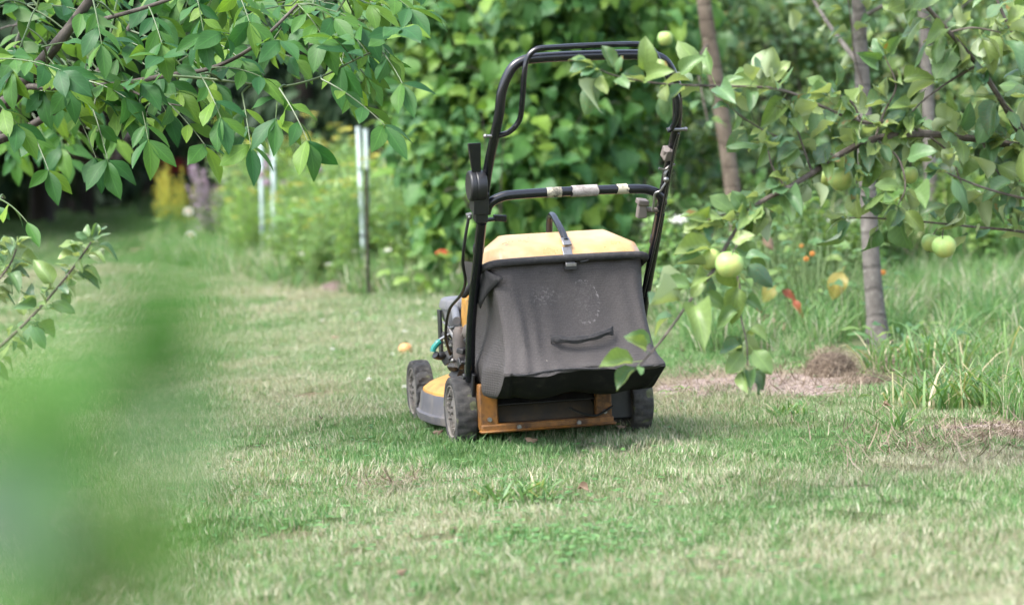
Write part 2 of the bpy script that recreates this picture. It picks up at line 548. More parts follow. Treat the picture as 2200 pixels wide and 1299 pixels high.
# ------------------------------------------------------------------ the ground
def ground():
    m, nt, out = new_mat('lawn_soil')
    geo = N(nt, 'ShaderNodeNewGeometry').outputs['Position']
    big = noise(nt, .9, 5, geo)
    fine = noise(nt, 45, 6, geo, .7)
    g = mixc(nt, fine, (.045, .075, .028), (.12, .13, .07))
    s = mixc(nt, fine, (.12, .10, .06), (.24, .20, .13))
    c = mixc(nt, ramp(nt, big, [(.42, 0.), (.62, 1.)]), g, s)
    # bare dusty earth round the trodden place beside the tree
    def blob(cx, cy, rx, ry, amt=1.0):
        mp = N(nt, 'ShaderNodeMapping')
        L(nt, geo, mp.inputs[0])
        mp.inputs['Location'].default_value = (-cx / rx, -cy / ry, 0)
        mp.inputs['Scale'].default_value = (1 / rx, 1 / ry, 0)
        ln = N(nt, 'ShaderNodeVectorMath', operation='LENGTH')
        L(nt, mp.outputs[0], ln.inputs[0])
        return ramp(nt, mathn(nt, 'ADD', ln.outputs['Value'], mathn(nt, 'MULTIPLY', noise(nt, 9, 5, geo), .8)), [(.95, amt), (1.35, 0.)])
    soil = mixc(nt, fine, (.20, .155, .135), (.36, .29, .26))
    for (px, py, rx, ry) in ((1640, 828, .60, .60), (2120, 930, .35, .3), (700, 625, .25, .5), (600, 622, .5, .4)):
        q = gnd(px, py)
        c = mixc(nt, blob(q.x, q.y, rx, ry), c, soil)
    princ(nt, out, c, .95, 0, .1, fine, .8, .02)
    v = []; f = []
    xs = [-300, -60] + list(np.linspace(-14, 8, 45)) + [60, 300]
    ys = [-60, 0] + list(np.linspace(2, 46, 89)) + [80, 160, 400]
    for y in ys:
        for x in xs:
            h = (float(vnoise(x, y, 1.7, 5)) - .5) * .02 if 2 < y < 46 and -14 < x < 8 else 0
            v.append((x, y, h - .005))
    nx = len(xs)
    for j in range(len(ys) - 1):
        for i in range(nx - 1):
            f.append((j * nx + i, j * nx + i + 1, (j + 1) * nx + i + 1, (j + 1) * nx + i))
    tag(MB().add(v, f).build('ground', m), kind='structure')
ground()

# ------------------------------------------------------------------ grass
def grass_mat(name, greens, straws):
    m, nt, out = new_mat(name)
    g = N(nt, 'ShaderNodeNewGeometry').outputs['Random Per Island']
    oi = N(nt, 'ShaderNodeObjectInfo').outputs['Random']
    r1 = mathn(nt, 'FRACT', mathn(nt, 'MULTIPLY_ADD', g, 5.3, oi))
    r2 = mathn(nt, 'FRACT', mathn(nt, 'MULTIPLY_ADD', g, 11.9, mathn(nt, 'MULTIPLY', oi, 2.3)))
    at_ = N(nt, 'ShaderNodeAttribute', attribute_type='INSTANCER', attribute_name='dry')
    dry = at_.outputs['Fac']
    c = ramp(nt, r1, greens)
    s = ramp(nt, r1, straws)
    c = mixc(nt, mathn(nt, 'LESS_THAN', r2, dry), c, s)
    b = princ(nt, None, c, .55, 0, .3)
    t = N(nt, 'ShaderNodeBsdfTranslucent')
    L(nt, mixc(nt, 1.0, c, (1.2, 1.3, .6), 'MULTIPLY'), t.inputs[0])
    mx = N(nt, 'ShaderNodeMixShader'); mx.inputs[0].default_value = .3
    L(nt, b.outputs[0], mx.inputs[1]); L(nt, t.outputs[0], mx.inputs[2])
    L(nt, mx.outputs[0], out.inputs[0])
    return m
GREENS = [(0, (.050, .135, .040)), (.35, (.088, .195, .062)), (.7, (.145, .245, .090)), (1, (.22, .30, .15))]
STRAWS = [(0, (.21, .19, .135)), (.4, (.36, .335, .25)), (.7, (.32, .32, .215)), (1, (.54, .52, .42))]
M_grass = grass_mat('lawn_grass', GREENS, STRAWS)
M_tall = grass_mat('tall_grass', [(0, (.06, .15, .05)), (.5, (.10, .20, .065)), (1, (.17, .28, .10))], STRAWS)

def tuft(name, mat, n, R, hmin, hmax, w, lean=.5, segs=2):
    """a patch of grass blades"""
    v = []; f = []
    for _ in range(n):
        a = random.random() * 2 * math.pi; r = R * math.sqrt(random.random())
        x, y = r * math.cos(a), r * math.sin(a)
        h = random.uniform(hmin, hmax); q = random.random() * 2 * math.pi; b = random.random() * 2 * math.pi
        l = h * lean * random.random()
        ww = w * random.uniform(.6, 1.3)
        dx, dy = math.cos(q) * ww, math.sin(q) * ww
        k = len(v)
        for i in range(segs):
            t = i / segs
            cx = x + math.cos(b) * l * t * t; cy_ = y + math.sin(b) * l * t * t
            s = 1 - .5 * t
            v += [(cx - dx * s, cy_ - dy * s, h * t - .004), (cx + dx * s, cy_ + dy * s, h * t - .004)]
        v.append((x + math.cos(b) * l, y + math.sin(b) * l, h * (1 - .25 * lean * random.random())))
        for i in range(segs - 1):
            f.append((k + 2 * i, k + 2 * i + 1, k + 2 * i + 3, k + 2 * i + 2))
        e = k + 2 * (segs - 1)
        f.append((e, e + 1, e + 2))
    me = bpy.data.meshes.new(name)
    me.from_pydata(v, [], f)
    me.materials.append(mat)
    return me

def scatter(name, protos, pts, scl, dry, idx=None, tilt=.12):
    """one 'stuff' object that instances patches on points"""
    n = len(pts)
    pool = bpy.data.collections.new(name + '_patches')
    for k, me in enumerate(protos):
        pool.objects.link(bpy.data.objects.new('patch%02d' % k, me))
    me = bpy.data.meshes.new(name)
    me.vertices.add(n); me.vertices.foreach_set('co', np.asarray(pts, float).ravel())
    def attr(nm, typ, arr):
        a = me.attributes.new(nm, typ, 'POINT')
        a.data.foreach_set('vector' if typ == 'FLOAT_VECTOR' else 'value', np.asarray(arr).ravel())
    rot = np.stack([rng.normal(0, tilt, n), rng.normal(0, tilt, n), rng.random(n) * 6.283], 1)
    attr('rot', 'FLOAT_VECTOR', rot); attr('scl', 'FLOAT', scl); attr('dry', 'FLOAT', dry)
    attr('pick', 'INT', rng.integers(0, len(protos), n) if idx is None else idx)
    me.materials.append(protos[0].materials[0])
    o = bpy.data.objects.new(name, me); COL.objects.link(o)
    ng = bpy.data.node_groups.new(name + '_nodes', 'GeometryNodeTree')
    ng.interface.new_socket('Geometry', in_out='INPUT', socket_type='NodeSocketGeometry')
    ng.interface.new_socket('Geometry', in_out='OUTPUT', socket_type='NodeSocketGeometry')
    gi = ng.nodes.new('NodeGroupInput'); go = ng.nodes.new('NodeGroupOutput')
    ci = ng.nodes.new('GeometryNodeCollectionInfo')
    ci.inputs['Collection'].default_value = pool
    ci.inputs['Separate Children'].default_value = True
    ci.inputs['Reset Children'].default_value = True
    ip = ng.nodes.new('GeometryNodeInstanceOnPoints')
    ip.inputs['Pick Instance'].default_value = True
    def na(nm, typ):
        q = ng.nodes.new('GeometryNodeInputNamedAttribute'); q.data_type = typ
        q.inputs['Name'].default_value = nm
        return q.outputs['Attribute']
    ng.links.new(gi.outputs[0], ip.inputs['Points'])
    ng.links.new(ci.outputs[0], ip.inputs['Instance'])
    ng.links.new(na('pick', 'INT'), ip.inputs['Instance Index'])
    ng.links.new(na('rot', 'FLOAT_VECTOR'), ip.inputs['Rotation'])
    ng.links.new(na('scl', 'FLOAT'), ip.inputs['Scale'])
    ng.links.new(ip.outputs[0], go.inputs[0])
    md = o.modifiers.new('scatter', 'NODES'); md.node_group = ng
    return tag(o, kind='stuff')

def in_view(pts, mx=120, my=80):
    px, py, z = proj(pts)
    return (z > .5) & (px > -mx) & (px < PW + mx) & (py < PH + my) & (py > -200)

# bed / long-grass masks (world x, y): where the mown lawn stops
BARE = [(gnd(1640, 828), .50, .42), (gnd(2120, 930), .25, .2), (gnd(700, 628), .22, .35)]
def bed_edge_left(y):        # right border of the mown strip on the left (bed of flowers lies right of it)
    return np.interp(y, [11.4, 12, 13.1, 14, 16.2, 18, 22, 30, 50], [2, -.42, -1.14, -1.52, -2.25, -2.95, -3.8, -4.6, -6])
def is_lawn(x, y):
    rough_right = (x > np.interp(y, [5.6, 6.6, 7.3, 8.2, 9.5, 11, 13], [1.5, 1.22, 1.35, .75, .62, .3, -.3])) & (y > 6.0)
    bed = (x > bed_edge_left(y)) & (y > 11.6)
    return ~(rough_right | bed)

def lawn():
    protos = [tuft('lawn_patch', M_grass, 900, .12, .007, .020, .0009, 1.1) for _ in range(5)]
    fine = [tuft('lawn_patch', M_grass, 600, .2, .010, .026, .0019, 1.0) for _ in range(4)]
    P = []; S = []; I = []
    for (y0, y1, dens, sc_, k0, kn) in ((3.3, 10.5, 120, 1.0, 0, 5), (10.5, 20, 45, 1.0, 5, 4), (20, 46, 9, 2.0, 5, 4)):
        x0, x1 = -.30 * y1 - .3, .28 * y1 + .3
        n = int((y1 - y0) * (x1 - x0) * dens)
        q = np.stack([rng.uniform(x0, x1, n), rng.uniform(y0, y1, n), np.zeros(n)], 1)
        ok = in_view(q) & is_lawn(q[:, 0], q[:, 1])
        for (b, rx, ry) in BARE:
            rr = ((q[:, 0] - b.x) / rx) ** 2 + ((q[:, 1] - b.y) / ry) ** 2
            ok &= ~((rr < 1.0) & (rng.random(n) < .93)) 
            ok &= ~((rr < 1.9) & (rng.random(n) < .45))
        q = q[ok]
        P.append(q); S.append(sc_ * (.8 + .5 * rng.random(len(q)))); I.append(rng.integers(k0, k0 + kn, len(q)))
    P = np.concatenate(P); S = np.concatenate(S); I = np.concatenate(I)
    x, y = P[:, 0], P[:, 1]
    n1 = vnoise(x, y, .55, 21); n2 = vnoise(x, y * .7, 1.6, 22); n3 = vnoise(x, y, .18, 23)
    dry = np.clip(.43 + (n1 - .5) * 1.05 + (n2 - .5) * .8 + (n3 - .5) * .45, .03, .95)
    dry = np.where((y > 19) & (x < -3), dry * .25, dry)
    def patch(px, py, rx, ry, amt, hgt=1.0):
        b = gnd(px, py)
        e = np.exp(-(((x - b.x) / rx) ** 2 + ((y - b.y) / ry) ** 2))
        dry[:] = np.clip(dry + amt * e, 0.02, .97)
        S[:] = S * (1 + (hgt - 1) * e)
    for a in ((540, 788, .16, .12, .6), (560, 850, .35, .5, .25), (650, 640, .6, .5, .45), (420, 850, .3, .3, .3), (1960, 1130, .30, .35, .45), (2100, 1000, .35, .25, .55), (1600, 860, .5, .35, .4), (1250, 985, .3, .12, .3),
              (1500, 1200, .18, .1, .4), (1250, 1210, .5, .06, .25), (1700, 1040, .6, .25, .25), (1750, 1240, .5, .12, .3), (350, 1000, .3, .3, .2), (840, 1060, .08, .04, .5), (1900, 1180, .3, .12, .3), (1000, 955, .3, .08, .2)): patch(*a)
    for a in ((900, 1000, .22, .22, -.5, 1.35), (1110, 1070, .11, .10, -.6, 1.7), (1230, 1165, .10, .08, -.6, 1.6), (800, 720, .4, .8, -.4, 1.2), (660, 1120, .2, .15, -.35, 1.2), (1050, 1190, .15, .1, -.3, 1.2), (1480, 760, .3, .5, -.5, 1.3), (870, 650, .4, .4, -.2, 1.2)): patch(*a)
    # no blades under the wheels' bodies is not needed: the tyres stand in the grass
    scatter('lawn_grass', protos + fine, P, S, dry, I)
    return
lawn()

def rough_grass():
    protos = [tuft('tall_patch', M_tall, 70, .10, .12, .34, .0032, 1.1, 3) for _ in range(4)]
    # right side, along the trees and beyond
    n = 5200
    q = np.stack([rng.uniform(-.4, 5.5, n), rng.uniform(6.0, 20, n), np.zeros(n)], 1)
    ok = in_view(q, 60) & ~is_lawn(q[:, 0], q[:, 1])
    b = gnd(1620, 832)
    ok &= ~((((q[:, 0] - b.x) / .6) ** 2 + ((q[:, 1] - b.y) / .5) ** 2) < 1)
    tq = gnd(1884, 738)
    ok &= ~((np.abs(q[:, 0] - tq.x * q[:, 1] / tq.y) < .17) & (q[:, 1] > 7.2) & (q[:, 1] < tq.y + .1))
    thin = (vnoise(q[:, 0], q[:, 1], .5, 31) > .32)
    q = q[ok & thin]
    edge = q[:, 1] < 8.2
    s = np.where(edge, .38, .68) * (.6 + .6 * rng.random(len(q)))
    dry = np.clip(.14 + .4 * (vnoise(q[:, 0], q[:, 1], .7, 33) - .3), 0.04, .7)
    scatter('tall_grass', protos, q, s, dry)
    # the bed of flowers on the left and the gap behind the mower
    n = 11000
    q = np.stack([rng.uniform(-6, 3, n), rng.uniform(11.8, 27, n), np.zeros(n)], 1)
    ok = in_view(q, 60) & (q[:, 0] > bed_edge_left(q[:, 1]) + .05)
    q = q[ok]
    d = q[:, 0] - bed_edge_left(q[:, 1])
    s = np.clip(.45 + d * .45, .4, 1.2) * (.6 + .6 * rng.random(len(q)))
    big = [tuft('meadow_patch', M_tall, 60, .16, .15, .42, .006, .9, 3) for _ in range(4)]
    scatter('meadow_grass', big, q, s, np.clip(.12 + .5 * (vnoise(q[:, 0], q[:, 1], .8, 35) - .4), .02, .6))
rough_grass()

# ------------------------------------------------------------------ the lawn mower (x across, y forward, z up in its own frame)
M_black = worn('black_paint', (.0055, .006, .009), (.07, .06, .05), 14, .56, .8, .24, amount=.22)
M_blackp = worn('black_plastic', (.009, .009, .011), (.07, .06, .05), 18, .5, .75, .45, amount=.4)
M_lid = worn('faded_yellow_plastic', (.38, .215, .082), (.48, .37, .235), 7, .38, .64, .27, amount=.75)
M_deck = worn('orange_painted_steel', (.22, .088, .010), (.030, .018, .012), 14, .34, .56, .5, amount=.95)
M_decky = worn('yellow_deck_paint', (.46, .23, .035), (.17, .10, .06), 12, .48, .7, .5, amount=.9)
M_skirt = worn('grey_deck_plastic', (.065, .062, .070), (.22, .19, .15), 10, .45, .72, .55, amount=.8)
M_greyp = worn('grey_engine_plastic', (.13, .13, .14), (.24, .23, .21), 12, .45, .7, .5, amount=.7)
M_steel = worn('dull_steel', (.24, .235, .23), (.10, .06, .04), 40, .5, .7, .4, metal=.9, amount=.8)
M_muff = worn('sooty_cast_metal', (.13, .11, .10), (.22, .19, .16), 20, .4, .7, .6, metal=.3, amount=.8)
M_teal = plain('teal_plastic', (.01, .22, .18), .35)
M_engine = worn('dark_engine_casting', (.018, .018, .018), (.14, .12, .10), 22, .5, .75, .55, amount=.6)
M_tape = worn('old_cloth_tape', (.30, .275, .26), (.13, .11, .10), 60, .4, .62, .95, bstr=1.0)
M_label = worn('torn_sticker', (.34, .31, .23), (.02, .02, .02), 45, .5, .58, .6)
M_rim = worn('dusty_wheel_plastic', (.075, .07, .066), (.21, .185, .155), 14, .35, .6, .7, amount=.9)
M_cable = plain('cable_sheath', (.012, .012, .013), .45)
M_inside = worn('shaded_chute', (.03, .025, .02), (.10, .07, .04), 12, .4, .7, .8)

def tyre_mat():
    m, nt, out = new_mat('dusty_tyre_rubber')
    co = objco(nt)
    n = noise(nt, 16, 6, co, .7); n2 = noise(nt, 90, 4, co, .7)
    f = mathn(nt, 'MULTIPLY', ramp(nt, n, [(.35, .15), (.65, .9)]), ramp(nt, n2, [(.25, .3), (.7, 1.)]))
    c = mixc(nt, f, (.020, .020, .022), (.105, .098, .085))
    gr = noise(nt, 30, 3, co)
    c = mixc(nt, ramp(nt, gr, [(.63, 0.), (.68, .5)]), c, (.13, .15, .06))
    princ(nt, out, c, .8, 0, .3, n2, .35, .002)
    return m
M_tyre = tyre_mat()

def fabric_mat():
    m, nt, out = new_mat('bag_fabric')
    co = objco(nt)
    sx = N(nt, 'ShaderNodeSeparateXYZ'); L(nt, co, sx.inputs[0])
    # weave
    wv = N(nt, 'ShaderNodeTexWave'); wv.inputs['Scale'].default_value = 48; wv.bands_direction = 'Z'
    wv.inputs['Distortion'].default_value = .6
    L(nt, co, wv.inputs['Vector'])
    wx = N(nt, 'ShaderNodeTexWave'); wx.inputs['Scale'].default_value = 95; wx.bands_direction = 'X'
    L(nt, co, wx.inputs['Vector'])
    weave = mathn(nt, 'ADD', wv.outputs['Fac'], wx.outputs['Fac'])
    n = noise(nt, 7, 5, co); fine = noise(nt, 320, 2, co); mid = noise(nt, 45, 5, co, .7)
    c = mixc(nt, n, (.028, .0245, .0235), (.045, .0400, .0385))
    c = mixc(nt, ramp(nt, fine, [(.4, 0.), (.75, .25)]), c, (.11, .10, .10))
    # dried mud smears: a worn patch and an arc-shaped scuff
    def d2(cx, cz, sxx, szz):
        a = mathn(nt, 'DIVIDE', mathn(nt, 'SUBTRACT', sx.outputs[0], cx), sxx)
        b = mathn(nt, 'DIVIDE', mathn(nt, 'SUBTRACT', sx.outputs[2], cz), szz)
        return mathn(nt, 'SQRT', mathn(nt, 'ADD', mathn(nt, 'MULTIPLY', a, a), mathn(nt, 'MULTIPLY', b, b)))
    p1 = ramp(nt, d2(-.075, .425, .055, .03), [(.2, .5), (1., 0.)])
    r = d2(.03, .405, .045, .06)
    arc = ramp(nt, r, [(.78, 0.), (.96, 1.), (1.1, 0.)])
    half = ramp(nt, mathn(nt, 'ADD', mathn(nt, 'MULTIPLY', sx.outputs[0], 12.), .1), [(.1, 0.), (.6, 1.)])
    p2 = mathn(nt, 'MULTIPLY', arc, half)
    p3 = ramp(nt, r, [(.2, .16), (1.1, .08), (1.6, 0.)])
    sp = mathn(nt, 'MAXIMUM', p1, mathn(nt, 'MAXIMUM', p2, p3))
    grit = ramp(nt, noise(nt, 130, 4, co, .75), [(.50, 0.), (.62, 1.)])
    c = mixc(nt, mathn(nt, 'MULTIPLY', sp, mathn(nt, 'MULTIPLY', grit, .6)), c, (.26, .24, .24))
    # flecks of chaff
    vo = N(nt, 'ShaderNodeTexVoronoi'); vo.inputs['Scale'].default_value = 26
    mp = N(nt, 'ShaderNodeMapping'); mp.inputs['Scale'].default_value = (1, .2, .45); mp.inputs['Rotation'].default_value = (0, .5, 0)
    L(nt, co, mp.inputs[0]); L(nt, mp.outputs[0], vo.inputs['Vector'])
    fl = ramp(nt, vo.outputs['Distance'], [(.035, .55), (.06, 0.)])
    c = mixc(nt, mathn(nt, 'MULTIPLY', fl, ramp(nt, mid, [(.5, 0.), (.56, 1.)])), c, (.42, .38, .33))
    h = mathn(nt, 'MULTIPLY_ADD', weave, .35, mid)
    princ(nt, out, c, .72, 0, .35, h, .5, .0022)
    return m
M_fabric = fabric_mat()
M_web = worn('black_webbing', (.012, .012, .014), (.06, .055, .055), 80, .4, .7, .8, bstr=.6)

MOW = thing('lawn_mower', 'old petrol lawn mower with dusty grey grass bag and faded yellow lid', 'lawn mower', (.09, 6.0, 0), rad(13))
def mw(mb, name, mat, **k): return mb.build(name, mat, k.pop('parent', MOW), **k)

def wheel(x, y, sgn, r, wd, chevron):
    z = r
    hub = MB()
    o = sgn * wd * .5
    prof = [(.0001, o * .55), (.014, o * .55), (.016, o * .80), (.030, o * .72), (r * .46, o * .50), (r * .66, o * .62), (r * .72, o * .95), (r * .75, o * .95), (r * .75, -o * .9), (.0001, -o * .9)]
    hub.lathe(prof, (0, 0, 0), 'X', 40)
    for k in range(20):
        t = 2 * math.pi * k / 20
        hub.box((o * .70, r * .57 * math.cos(t), r * .57 * math.sin(t)), (wd * .16, .0055, r * .24), (math.pi / 2 - t + .45, 0, 0))
    hub.lathe([(.0001, o * 1.02), (.007, o * 1.0), (.009, o * .7)], (0, 0, 0), 'X', 8)
    w_ = mw(hub, 'wheel', M_rim, loc=(x, y, z))
    t = MB()
    n = 96
    def fn(i, k):
        if chevron:
            ph = (k + (i if i < 7 else 13 - i) * 1.2) % 8
            d = .0052 if ph < 2.2 else 0
            if i in (6, 7) and (k % 8) in (4, 5): d = .004
        else:
            ph = (k + (0 if i < 7 else 3)) % 6
            d = .0028 if ph < 1.3 else 0
        return -d if 3 <= i <= 10 else 0
    h = wd * .5
    prof = [(r * .74, -h * .86), (r * .82, -h * .99), (r * .93, -h * .98), (r * .972, -h * .90), (r * .985, -h * .7), (r * .997, -h * .4), (r, -h * .1), (r, h * .1), (r * .997, h * .4), (r * .985, h * .7), (r * .972, h * .90), (r * .93, h * .98), (r * .82, h * .99), (r * .74, h * .86)]
    t.lathe(prof, (0, 0, 0), 'X', n, fn)
    t.f = [q for q in t.f if len(q) == 4]
    mw(t, 'tyre', M_tyre, parent=w_, sharp=28)
wheel(-.253, 0, -1, .098, .060, False)
wheel(.253, 0, 1, .098, .060, False)
wheel(-.250, .62, -1, .095, .056, True)
wheel(.250, .62, 1, .095, .056, True)

# deck: rounded housing, a dark skirt below and a painted shell above
def outline(n=64):
    """half-width of the deck along its length, as a closed loop"""
    ys = np.linspace(0, 1, n)
    Y = [-.02, .06, .14, .24, .36, .46, .54, .60, .66, .71, .735]
    X = [.205, .215, .262, .292, .302, .292, .255, .222, .19, .12, .0]
    yy = -.02 + (.755) * (1 - np.cos(ys * math.pi)) / 2
    xx = np.interp(yy, Y, X)
    L_ = [(-x, y) for x, y in zip(xx, yy)]
    R_ = [(x, y) for x, y in zip(xx[::-1], yy[::-1])]
    return L_ + R_[1:]
def loft(levels, close_top=True, grow=None):
    b = MB(); ol = outline(); n = len(ol); v = []
    for (s, z) in levels:
        for (x, y) in ol:
            cx, cy_ = 0, .36
            v.append((cx + (x - cx) * s, cy_ + (y - cy_) * s, z))
    f = []
    for i in range(len(levels) - 1):
        for k in range(n):
            q = (k + 1) % n
            f.append((i * n + k, i * n + q, (i + 1) * n + q, (i + 1) * n + k))
    if close_top: f.append(tuple((len(levels) - 1) * n + k for k in range(n)))
    return b.add(v, f)
mw(loft([(.955, .032), (1.0, .038), (1.01, .052), (1.01, .06), (.985, .064), (.965, .088), (.955, .112), (.945, .118)], False), 'deck_skirt', M_skirt, sharp=30)
mw(loft([(.94, .112), (.93, .124), (.86, .140), (.74, .150), (.5, .156)]), 'deck', M_decky, sharp=30)
mw(MB().lathe([(.10, .15), (.19, .152), (.185, .162), (.15, .172), (.0001, .176)], (0, .38, 0), 'Z', 36), 'engine_plate', M_muff)

# rear frame of orange steel round the dark chute
rf = MB()
rf.box((-.2, -.115, .118), (.052, .03, .128), (0, 0, 0), .97)
rf.box((.127, -.115, .118), (.045, .03, .128), (0, 0, 0), .97)
rf.box((-.036, -.12, .060), (.376, .034, .022))
rf.box((-.036, -.134, .052), (.386, .03, .008))
rf.box((-.218, -.03, .118), (.012, .17, .12))
rf.box((.146, -.03, .118), (.012, .17, .12))
mw(rf, 'rear_frame', M_deck, bevel=.004)
mw(MB().box((-.036, -.055, .115), (.29, .012, .11), (-.5, 0, 0)), 'chute', M_inside)
mw(MB().box((-.036, -.085, .150), (.30, .006, .085), (-.75, 0, 0)), 'rear_flap', M_blackp, bevel=.002)
mw(MB().box((.20, -.03, .11), (.09, .06, .12)), 'side_bracket', M_blackp, bevel=.006)
mw(MB().tube(spline([(.15, -.135, .098), (.10, -.15, .078), (.06, -.142, .085), (.03, -.12, .10)]), .0035, 6), 'chute_spring', M_cable)

# handle posts with their brackets
for s in (-1, 1):
    mw(MB().tube(spline([(s * .236, -.06, .19), (s * .240, -.10, .245), (s * .243, -.16, .37), (s * .244, -.30, .565), (s * .244, -.345, .63)], 5), .0132, 12), 'lower_handle', M_black)
    br = MB().box((s * .232, -.03, .16), (.008, .11, .14), (.35, 0, 0))
    br.tube([(s * .215, -.06, .2), (s * .255, -.06, .2)], .009, 8)
    br.tube([(s * .215, -.02, .235), (s * .25, -.02, .235)], .006, 8)
    mw(br, 'handle_bracket', M_blackp, bevel=.002)
up = [(-.244, -.30, .575), (-.244, -.36, .655), (-.244, -.44, .76), (-.240, -.53, .855), (-.234, -.565, .91), (-.228, -.580, .965), (-.205, -.588, 1.015), (-.175, -.592, 1.036), (-.13, -.594, 1.042), (0, -.596, 1.044)]
up = up + [(-x, y, z) for (x, y, z) in up[-2::-1]]
mw(MB().tube(spline(up, 5), .0128, 12), 'upper_handle', M_black)
cb = [(-.240, -.385, .655), (-.232, -.392, .678), (-.205, -.396, .694), (-.16, -.398, .700), (0, -.398, .702)]
cb = cb + [(-x, y, z) for (x, y, z) in cb[-2::-1]]
mw(MB().tube(spline(cb, 5), .0125, 12), 'crossbar', M_black)
def wrap(x0, x1, r, jag, name, mat):
    b = MB(); n = 14; k = 7; v = []
    for i in range(k):
        t = i / (k - 1)
        for j in range(n):
            a = 2 * math.pi * j / n
            e = (random.random() - .5) * jag if i in (0, k - 1) else 0
            rr = r + random.uniform(0, .0012)
            v.append((x0 + (x1 - x0) * t + e, -.398 + rr * math.cos(a), .7015 + rr * math.sin(a)))
    f = [(i * n + j, i * n + (j + 1) % n, (i + 1) * n + (j + 1) % n, (i + 1) * n + j) for i in range(k - 1) for j in range(n)]
    b.add(v, f); mw(b, name, mat)
wrap(-.012, .058, .0146, .004, 'tape_wrap', M_tape)
wrap(-.080, -.040, .0130, .001, 'sticker', M_label)
wrap(.110, .140, .0131, .008, 'sticker', M_label)
# stop bar: the thin hoop above the handle
bl = [(-.232, -.535, .853), (-.205, -.545, .862), (-.182, -.56, .89), (-.178, -.585, .94), (-.176, -.607, 1.0), (-.168, -.612, 1.04), (-.145, -.615, 1.062), (-.10, -.616, 1.066), (0, -.617, 1.068)]
br_ = [(.10, -.616, 1.068), (.142, -.615, 1.063), (.165, -.612, 1.045), (.185, -.606, 1.005), (.208, -.598, .965), (.226, -.592, .93), (.229, -.575, .885), (.222, -.55, .855), (.21, -.545, .848)]
mw(MB().tube(spline(bl + br_, 5), .0072, 9), 'stop_bar', M_black)
bt = MB()
for x, y, z in ((-.246, -.535, .853), (.24, -.545, .85)):
    bt.tube([(x - .022, y, z), (x + .022, y, z)], .0042, 8); bt.ball((x - .02, y, z), .006, 8); bt.ball((x + .02, y, z), .006, 8)
mw(bt, 'pivot_bolt', M_steel)
# cable fitting and wire clips on the right post
cf = MB().tube([(.222, -.50, .80), (.228, -.47, .775)], .010, 10)
cf.box((.226, -.485, .79), (.02, .03, .03), (.6, 0, .2))
mw(cf, 'cable_bracket', M_muff, bevel=.002)
wc = MB()
wc.tube(spline([(.205, -.475, .752), (.222, -.475, .748), (.236, -.475, .757), (.25, -.475, .76)]), .0035, 6)
wc.tube(spline([(.232, -.47, .75), (.224, -.468, .735), (.226, -.462, .722), (.234, -.458, .72)]), .004, 6)
wc.tube(spline([(.232, -.45, .715), (.222, -.445, .70), (.218, -.44, .692), (.206, -.43, .685), (.205, -.42, .66), (.203, -.41, .64)]), .003, 6)
wc.ball((.226, -.468, .722), .008, 8); wc.ball((.230, -.455, .72), .006, 8)
mw(wc, 'wire_clip', M_steel)
mw(MB().tube(spline([(.238, -.555, .84), (.235, -.52, .80), (.236, -.47, .735), (.232, -.42, .66), (.231, -.36, .58), (.23, -.2, .4)]), .0035, 6), 'control_cable', M_cable)
# clamp knobs under the crossbar
mw(MB().box((.188, -.36, .640), (.027, .022, .036), (.2, 0, .1), .8).box((.19, -.365, .664), (.030, .03, .014), (.3, .15, .1)).tube([(.19, -.36, .645), (.255, -.35, .638)], .0075, 8), 'clamp_knob', M_muff, bevel=.003)
mw(MB().box((-.196, -.35, .640), (.034, .016, .017), (.1, .1, 0)).tube([(-.262, -.35, .636), (-.2, -.35, .638)], .006, 8), 'clamp_knob', M_black, bevel=.003)
for s in (-1, 1):
    mw(MB().tube([(s * .244, -.285, .552), (s * .244, -.297, .568)], .0152, 12), 'tube_collar', M_blackp)
# throttle control on the left post
th = MB()
th.lathe([(.0001, -.026), (.036, -.026), (.040, -.022), (.040, -.010), (.038, -.008), (.040, -.006), (.040, .012), (.038, .018), (.0001, .019)], (-.268, -.43, .728), 'X', 28)
th.box((-.263, -.415, .688), (.040, .055, .055), (.3, 0, 0)).box((-.260, -.405, .655), (.032, .045, .035), (.3, 0, 0))
ho = mw(th, 'throttle_housing', M_blackp, bevel=.002)
lv = MB(); 
lv.add([(-.284, -.438, .755), (-.262, -.438, .755), (-.262, -.446, .755), (-.284, -.446, .755), (-.297, -.452, .836), (-.263, -.452, .836), (-.263, -.466, .838), (-.297, -.466, .838)],
       [(3, 2, 1, 0), (4, 5, 6, 7), (0, 1, 5, 4), (1, 2, 6, 5), (2, 3, 7, 6), (3, 0, 4, 7)])
mw(lv, 'throttle_lever', M_black, bevel=.002)
mw(MB().tube([(-.282, -.40, .655), (-.296, -.40, .652)], .006, 8).ball((-.288, -.40, .648), .007, 8), 'cable_clamp', M_steel)
mw(MB().tube(spline([(-.289, -.40, .65), (-.298, -.38, .59), (-.296, -.33, .53), (-.275, -.25, .475), (-.262, -.12, .43), (-.268, .02, .38), (-.262, .12, .30), (-.235, .2, .24)], 8), .0042, 8), 'throttle_cable', M_cable)
